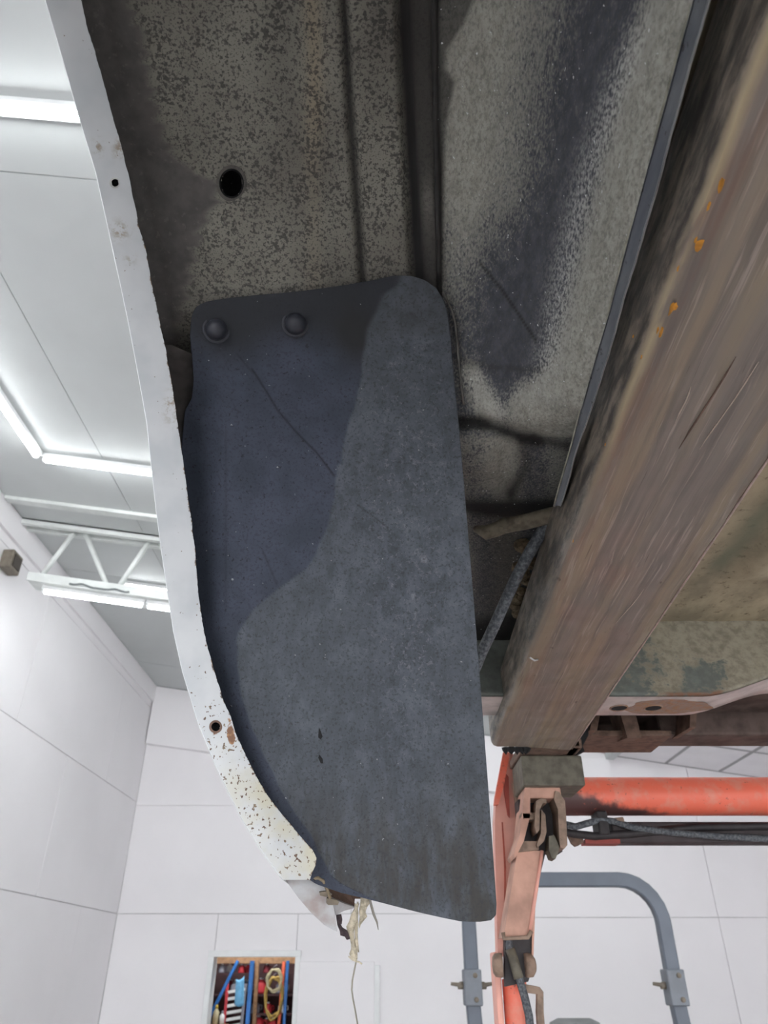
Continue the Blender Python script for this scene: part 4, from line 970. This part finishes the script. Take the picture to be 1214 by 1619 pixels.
m_dirt = plain('greasy_brown_steel', L(146, 124, 108), .65, 0, .2, 60, .3)
m_dark = plain('black_rubber_and_steel', L(48, 44, 46), .6, 0, .2, 60)
YL = 1.30
lift = thing('vehicle_lift', 'orange steel lift with a crossing pipe carrying the rail end', 'lift', (atY(815, 1600, 1.45)[0], 1.45, 0))
def Y3(px, py, Y=YL): return atY(px, py, Y)
def pl(name, pts, Y, th, mat):
    return B().plate([Y3(x, y, Y) for x, y in pts], (0, th, 0)).done(name, mat, lift)
# wooden / steel pad block under the hitch bracket
p0, p1 = Y3(823, 1200, 1.24), Y3(925, 1243, 1.24)
zt = CH+.3025
b = B(); b.box((p0[0], 1.235, p1[2]), (p1[0], 1.335, zt), .003); pad = b.done('lift_pad', m_olive, lift)
# U bracket under the pad
zpad = p1[2]
b = B(); b.plate([Y3(x, y, 1.25) for x, y in ((830, 1243), (838, 1243), (838, 1290), (828, 1330), (815, 1356), (812, 1350), (822, 1320))], (0, .07, 0)); b.done('bracket_plate', m_pkb, lift)
b = B(); b.box((Y3(836, 1260, 1.25)[0], 1.25, Y3(836, 1262, 1.25)[2]), (Y3(888, 1260, 1.25)[0], 1.33, zpad+.001), .003); b.done('bracket_top', m_pkb, lift)
b = B(); b.plate([Y3(x, y, 1.245) for x, y in ((878, 1250), (884, 1252), (893, 1266), (895, 1290), (897, 1336), (892, 1342), (886, 1340), (884, 1322), (882, 1280), (876, 1264))], (0, .07, 0)); b.done('bracket_plate', m_dirt, lift)
b = B(); b.plate([Y3(x, y, 1.24) for x, y in ((848, 1266), (856, 1262), (864, 1264), (864, 1270), (858, 1270), (853, 1280), (853, 1312), (848, 1318), (845, 1306))], (0, .04, 0)); b.done('hook_plate', m_dirt, lift)
b = B(); b.plate([Y3(x, y, 1.252) for x, y in ((856, 1280), (862, 1288), (864, 1315), (860, 1330), (850, 1340), (848, 1336), (855, 1318))], (0, .03, 0)); b.done('hook_plate', m_dirt, lift)
b = B(); b.box((Y3(824, 1300, 1.28)[0], 1.29, Y3(824, 1345, 1.28)[2]), (Y3(886, 1300, 1.28)[0], 1.33, Y3(824, 1262, 1.28)[2])); b.done('bracket_back', m_dark, lift)
b = B(); b.box((Y3(826, 1300, 1.25)[0], 1.25, Y3(826, 1296, 1.25)[2]), (Y3(848, 1300, 1.25)[0], 1.28, Y3(826, 1284, 1.25)[2]), .002); b.done('pin', m_dirt, lift)
b = B(); b.plate([Y3(x, y, 1.26) for x, y in ((826, 1330), (850, 1330), (852, 1343), (818, 1347))], (0, .06, 0)); b.done('lower_lip', m_dirt, lift)
b = B(); b.plate([Y3(x, y, 1.25) for x, y in ((868, 1322), (876, 1320), (884, 1338), (883, 1346), (878, 1358), (872, 1356), (868, 1344))], (0, .03, 0)); b.done('latch', m_olive, lift)
# column: back plates, box arm, channel, lower tube
pl('column_plate', [(800, 1188), (822, 1196), (826, 1262), (822, 1320), (812, 1380), (803, 1470), (800, 1512), (787, 1512), (785, 1440), (782, 1300), (784, 1262)], 1.36, .03, m_pk)
pl('stiffener', [(796, 1188), (806, 1190), (797, 1240), (788, 1272), (781, 1272), (782, 1262)], 1.345, .012, m_or)
pl('stiffener', [(797, 1220), (804, 1228), (806, 1292), (803, 1288), (797, 1250)], 1.352, .008, plain('deep_orange_groove', L(170, 80, 68), .6))
pl('stiffener', [(811, 1236), (815, 1236), (824, 1280), (827, 1308), (822, 1340), (818, 1330), (820, 1290)], 1.33, .02, m_dirt)
pl('groove', [(793, 1300), (795, 1300), (800, 1372), (799, 1430), (797, 1430), (797, 1372)], 1.3585, .002, plain('shadowed_orange_seam', L(190, 96, 78), .6))
# box arm leaning down
a = [Y3(818, 1345, 1.27), Y3(857, 1345, 1.27), Y3(836, 1480, 1.27), Y3(796, 1482, 1.27)]
b = B(); b.plate(a, (0, .06, 0)); arm = b.done('box_arm', m_pkb, lift)
b = B(); b.tube([Y3(795, 1474, 1.267), Y3(797, 1484, 1.267), Y3(834, 1482, 1.267), Y3(840, 1472, 1.267)], .0035, 6); b.done('arm_end_weld', m_dirt, arm, True)
b = B(); b.tube([Y3(857, 1345, 1.27), Y3(837, 1476, 1.27)], .003, 6); b.done('arm_edge', m_pk, arm, True)
pl('channel', [(848, 1350), (862, 1350), (850, 1400), (845, 1440), (842, 1530), (835, 1552), (799, 1560), (798, 1480), (836, 1470)], 1.335, .02, m_dark)
pl('channel_flange', [(843, 1420), (847, 1400), (846, 1440), (843, 1520), (840, 1530)], 1.33, .01, m_pkb)
b = B(); b.tube([Y3(x, y, 1.33) for x, y in ((841, 1378), (845, 1388), (845, 1404), (842, 1409), (838, 1408))], .0028, 6); b.done('hook', m_or, lift, True)
for px in (787, 832):
    c = Y3(px+(2 if px < 800 else 3), 1526, 1.335); s = -1 if px < 800 else 1
    b = B(); b.lathe((c[0]-s*.006, c[1], c[2]), (s, .15, 0), [(0, 0), (.016, 0), (.017, .004), (.016, .012), (.011, .016), (0, .017)], 14); b.done('pivot_bolt', m_dirt, lift, True)
z = Y3(815, 1548, 1.40)[2]
xa, xb = Y3(797, 1580, 1.38)[0], Y3(836, 1580, 1.38)[0]
b = B(); b.lathe(((xa+xb)/2, 1.39, 0), (0, 0, 1), [(0, 0), ((xb-xa)/2, 0), ((xb-xa)/2, z), (0, z)], 20); b.done('lower_tube', m_or, lift, 'auto')
b = B(); b.box((Y3(785, 1580, 1.37)[0], 1.37, 0), (Y3(795, 1580, 1.37)[0], 1.42, Y3(785, 1505, 1.37)[2]), .003); b.done('side_strip', m_pk, lift)
b = B(); b.box((.02, 1.15, 0), (.50, 1.65, .04), .01); b.done('base_plate', m_or, lift)
b = B(); b.tube([Y3(x, y, 1.325) for x, y in ((803, 1484), (806, 1500), (812, 1520), (820, 1545), (829, 1575), (836, 1605), (840, 1640), (842, 1700))], .0062, 10); b.done('hydraulic_hose', m_hose, lift, True)
b = B(); b.tube([Y3(x, y, 1.322) for x, y in ((806, 1500), (813, 1522), (820, 1547))], .0078, 10); b.done('hose_fitting', m_olive, lift, True)
b = B(); b.tube([Y3(x, y, 1.345) for x, y in ((826, 1562), (838, 1564), (850, 1566), (853, 1570), (853, 1600), (856, 1640))], 1, sq=(.0055, .0055)); b.done('crank', m_dirt, lift)
# crossing pipe and the bar under it
zc = (Y3(1000, 1229, 1.46)[2]+Y3(1000, 1290, 1.46)[2])/2; rp = (Y3(1000, 1229, 1.46)[2]-Y3(1000, 1290, 1.46)[2])/2*.985
b = B(); b.tube([(.27, 1.46, zc), (1.75, 1.46, zc)], rp, 28); b.done('cross_pipe', m_pipeo, lift, 'auto')
zb0, zb1 = Y3(1000, 1333, 1.44)[2], Y3(1000, 1299, 1.44)[2]
b = B(); b.box((.42, 1.44, zb0), (1.75, 1.475, zb1), .003); b.done('lower_bar', plain('black_bar', L(56, 46, 48), .55, 0, .2, 40), lift)
b = B(); b.box((Y3(925, 1331, 1.438)[0], 1.436, zb0-.001), (Y3(980, 1331, 1.438)[0], 1.47, zb0+.006)); b.done('bar_lip', plain('red_bar_lip', L(150, 66, 58), .6), lift)
b = B(); b.box((Y3(944, 1300, 1.43)[0], 1.425, Y3(944, 1320, 1.43)[2]), (Y3(961, 1300, 1.43)[0], 1.47, Y3(944, 1282, 1.43)[2]), .003); b.done('pipe_clamp', m_dark, lift)
b = B(); b.tube([Y3(x, y, 1.43) for x, y in ((893, 1303), (910, 1307), (935, 1300), (950, 1296), (972, 1299), (1000, 1308), (1060, 1316), (1130, 1322), (1214, 1326), (1300, 1330))], .006, 8); b.done('hydraulic_hose', m_hose, lift, True)
b = B(); b.tube([Y3(x, y, 1.435) for x, y in ((880, 1312), (905, 1318), (940, 1322), (1000, 1318), (1100, 1308), (1214, 1306), (1300, 1306))], .007, 8); b.done('hydraulic_hose', m_dark, lift, True)
b = B(); b.plate([Y3(x, y, 1.44) for x, y in ((897, 1318), (922, 1318), (922, 1332), (916, 1336), (910, 1338), (904, 1333))], (0, .01, 0)); b.done('tab', m_brown, lift)
b = B(); b.tube([Y3(962, 1298, 1.43), Y3(985, 1297, 1.43)], [.004, .006], 8); b.done('fitting', m_dirt, lift, True)

# ------------------------------------------------------------------ tractor with grey roll bar
m_gst = plain('grey_roll_bar_paint', L(96, 104, 115), .45, 0, .05, 10)
m_gst2 = plain('grey_bracket_steel', L(114, 120, 128), .45, 0, .08, 15)
m_seat = plain('olive_grey_vinyl', L(124, 126, 126), .6, 0, .08, 10)
YT = 4.1
tr = thing('tractor', 'tractor with a grey folding roll bar and a grey seat', 'tractor', (atY(900, 1600, YT)[0], YT, 0))
def T(px, py, Y=YT): return atY(px, py, Y)
xL = T(742, 1480)[0]; xR = T(1052, 1480)[0]; zT = T(900, 1391)[2]; zH = T(900, 1556)[2]; rc = .19
path = [(xL, YT, zH)]
xR2 = xR
path += [(xL, YT, zT-rc)]+[(xL+rc-rc*math.cos(a), YT, zT-rc+rc*math.sin(a)) for a in np.linspace(.15, math.pi/2, 7)]+[(xR2-rc+rc*math.sin(a), YT, zT-rc+rc*math.cos(a)) for a in np.linspace(0, math.pi/2-.15, 7)]+[(xR2, YT, zT-rc), (xR2, YT, zH)]
b = B(); b.tube(path, 1, sq=(.033, .028), up=(0, 1, 0)); b.done('roll_bar', m_gst, tr, 'auto')
for x, s in ((xL, -1), (xR, 1)):
    b = B(); b.box((x-.042, YT-.05, zH-.085), (x+.042, YT+.05, zH+.06), .006); br = b.done('hinge_bracket', m_gst2, tr)
    for dz in (.035, -.06):
        b = B(); b.lathe((x+.012, YT-.05, zH+dz), (0, -1, 0), [(0, -.002), (.011, -.002), (.011, .006), (.006, .009), (0, .009)], 10); b.done('bolt', m_greybox, br)
    for sg in ((1, -1) if x == xL else (-1,)):
        b = B(); b.tube([(x+sg*.04, YT, zH-.005), (x+sg*.062, YT, zH-.005), (x+sg*.066, YT, zH-.002), (x+sg*.10, YT, zH+.002)], [.016, .016, .009, .007], 8); b.done('pin', m_greybox, br, True)
    xo = .10 if x == xL else .04
    b = B(); b.tube([(x, YT, zH-.08), (x+.004, YT, zH-.16), (x+xo*.4, YT, zH-.26), (x+xo, YT, zH-.40), (x+xo, YT, .75)], 1, sq=(.033, .028), up=(0, 1, 0)); b.done('roll_bar_leg', m_gst, tr, 'auto')
sx0, sx1 = T(868, 1612, 3.75)[0], T(957, 1612, 3.75)[0]; sz = T(900, 1611, 3.75)[2]; sc = (sx0+sx1)/2
rows = []
b = B(); b.box((sx0, 3.75, sz-.55), (sx1, 3.87, sz), .05); b.box((sc-.24, 3.25, sz-.66), (sc+.24, 3.85, sz-.54), .04); b.done('seat', m_seat, tr, 'auto')
b = B(); b.box((sc-.22, 3.3, .75), (sc+.22, 4.2, sz-.64), .03); b.box((xL-.05, 3.95, .60), (xR+.1, 4.25, .80), .03); b.done('body', m_or, tr)
for s, x in ((-1, xL-.15), (1, xR+.15)):
    b = B(); b.lathe((x-.15, 4.0, .62), (1, 0, 0), [(.30, .02), (.56, 0), (.62, .05), (.62, .25), (.56, .30), (.30, .28), (.30, .02)], 30); b.done('tyre', m_dark, tr, 'auto')
    b = B(); b.lathe((x-.10, 4.0, .62), (1, 0, 0), [(0, .05), (.10, .05), (.31, .02), (.31, .18), (.10, .12), (0, .12)], 24); b.done('rim', m_yel, tr, 'auto')
for x in (sc-.45, sc+.45):
    b = B(); b.lathe((x-.10, 2.75, .36), (1, 0, 0), [(.18, .01), (.33, 0), (.36, .04), (.36, .16), (.33, .20), (.18, .19), (.18, .01)], 24); b.done('tyre', m_dark, tr, 'auto')
b = B(); b.box((sc-.25, 2.3, .5), (sc+.25, 3.35, 1.05), .08); b.box((sc-.5, 2.72, .33), (sc+.5, 2.78, .39)); b.done('bonnet', m_or, tr)
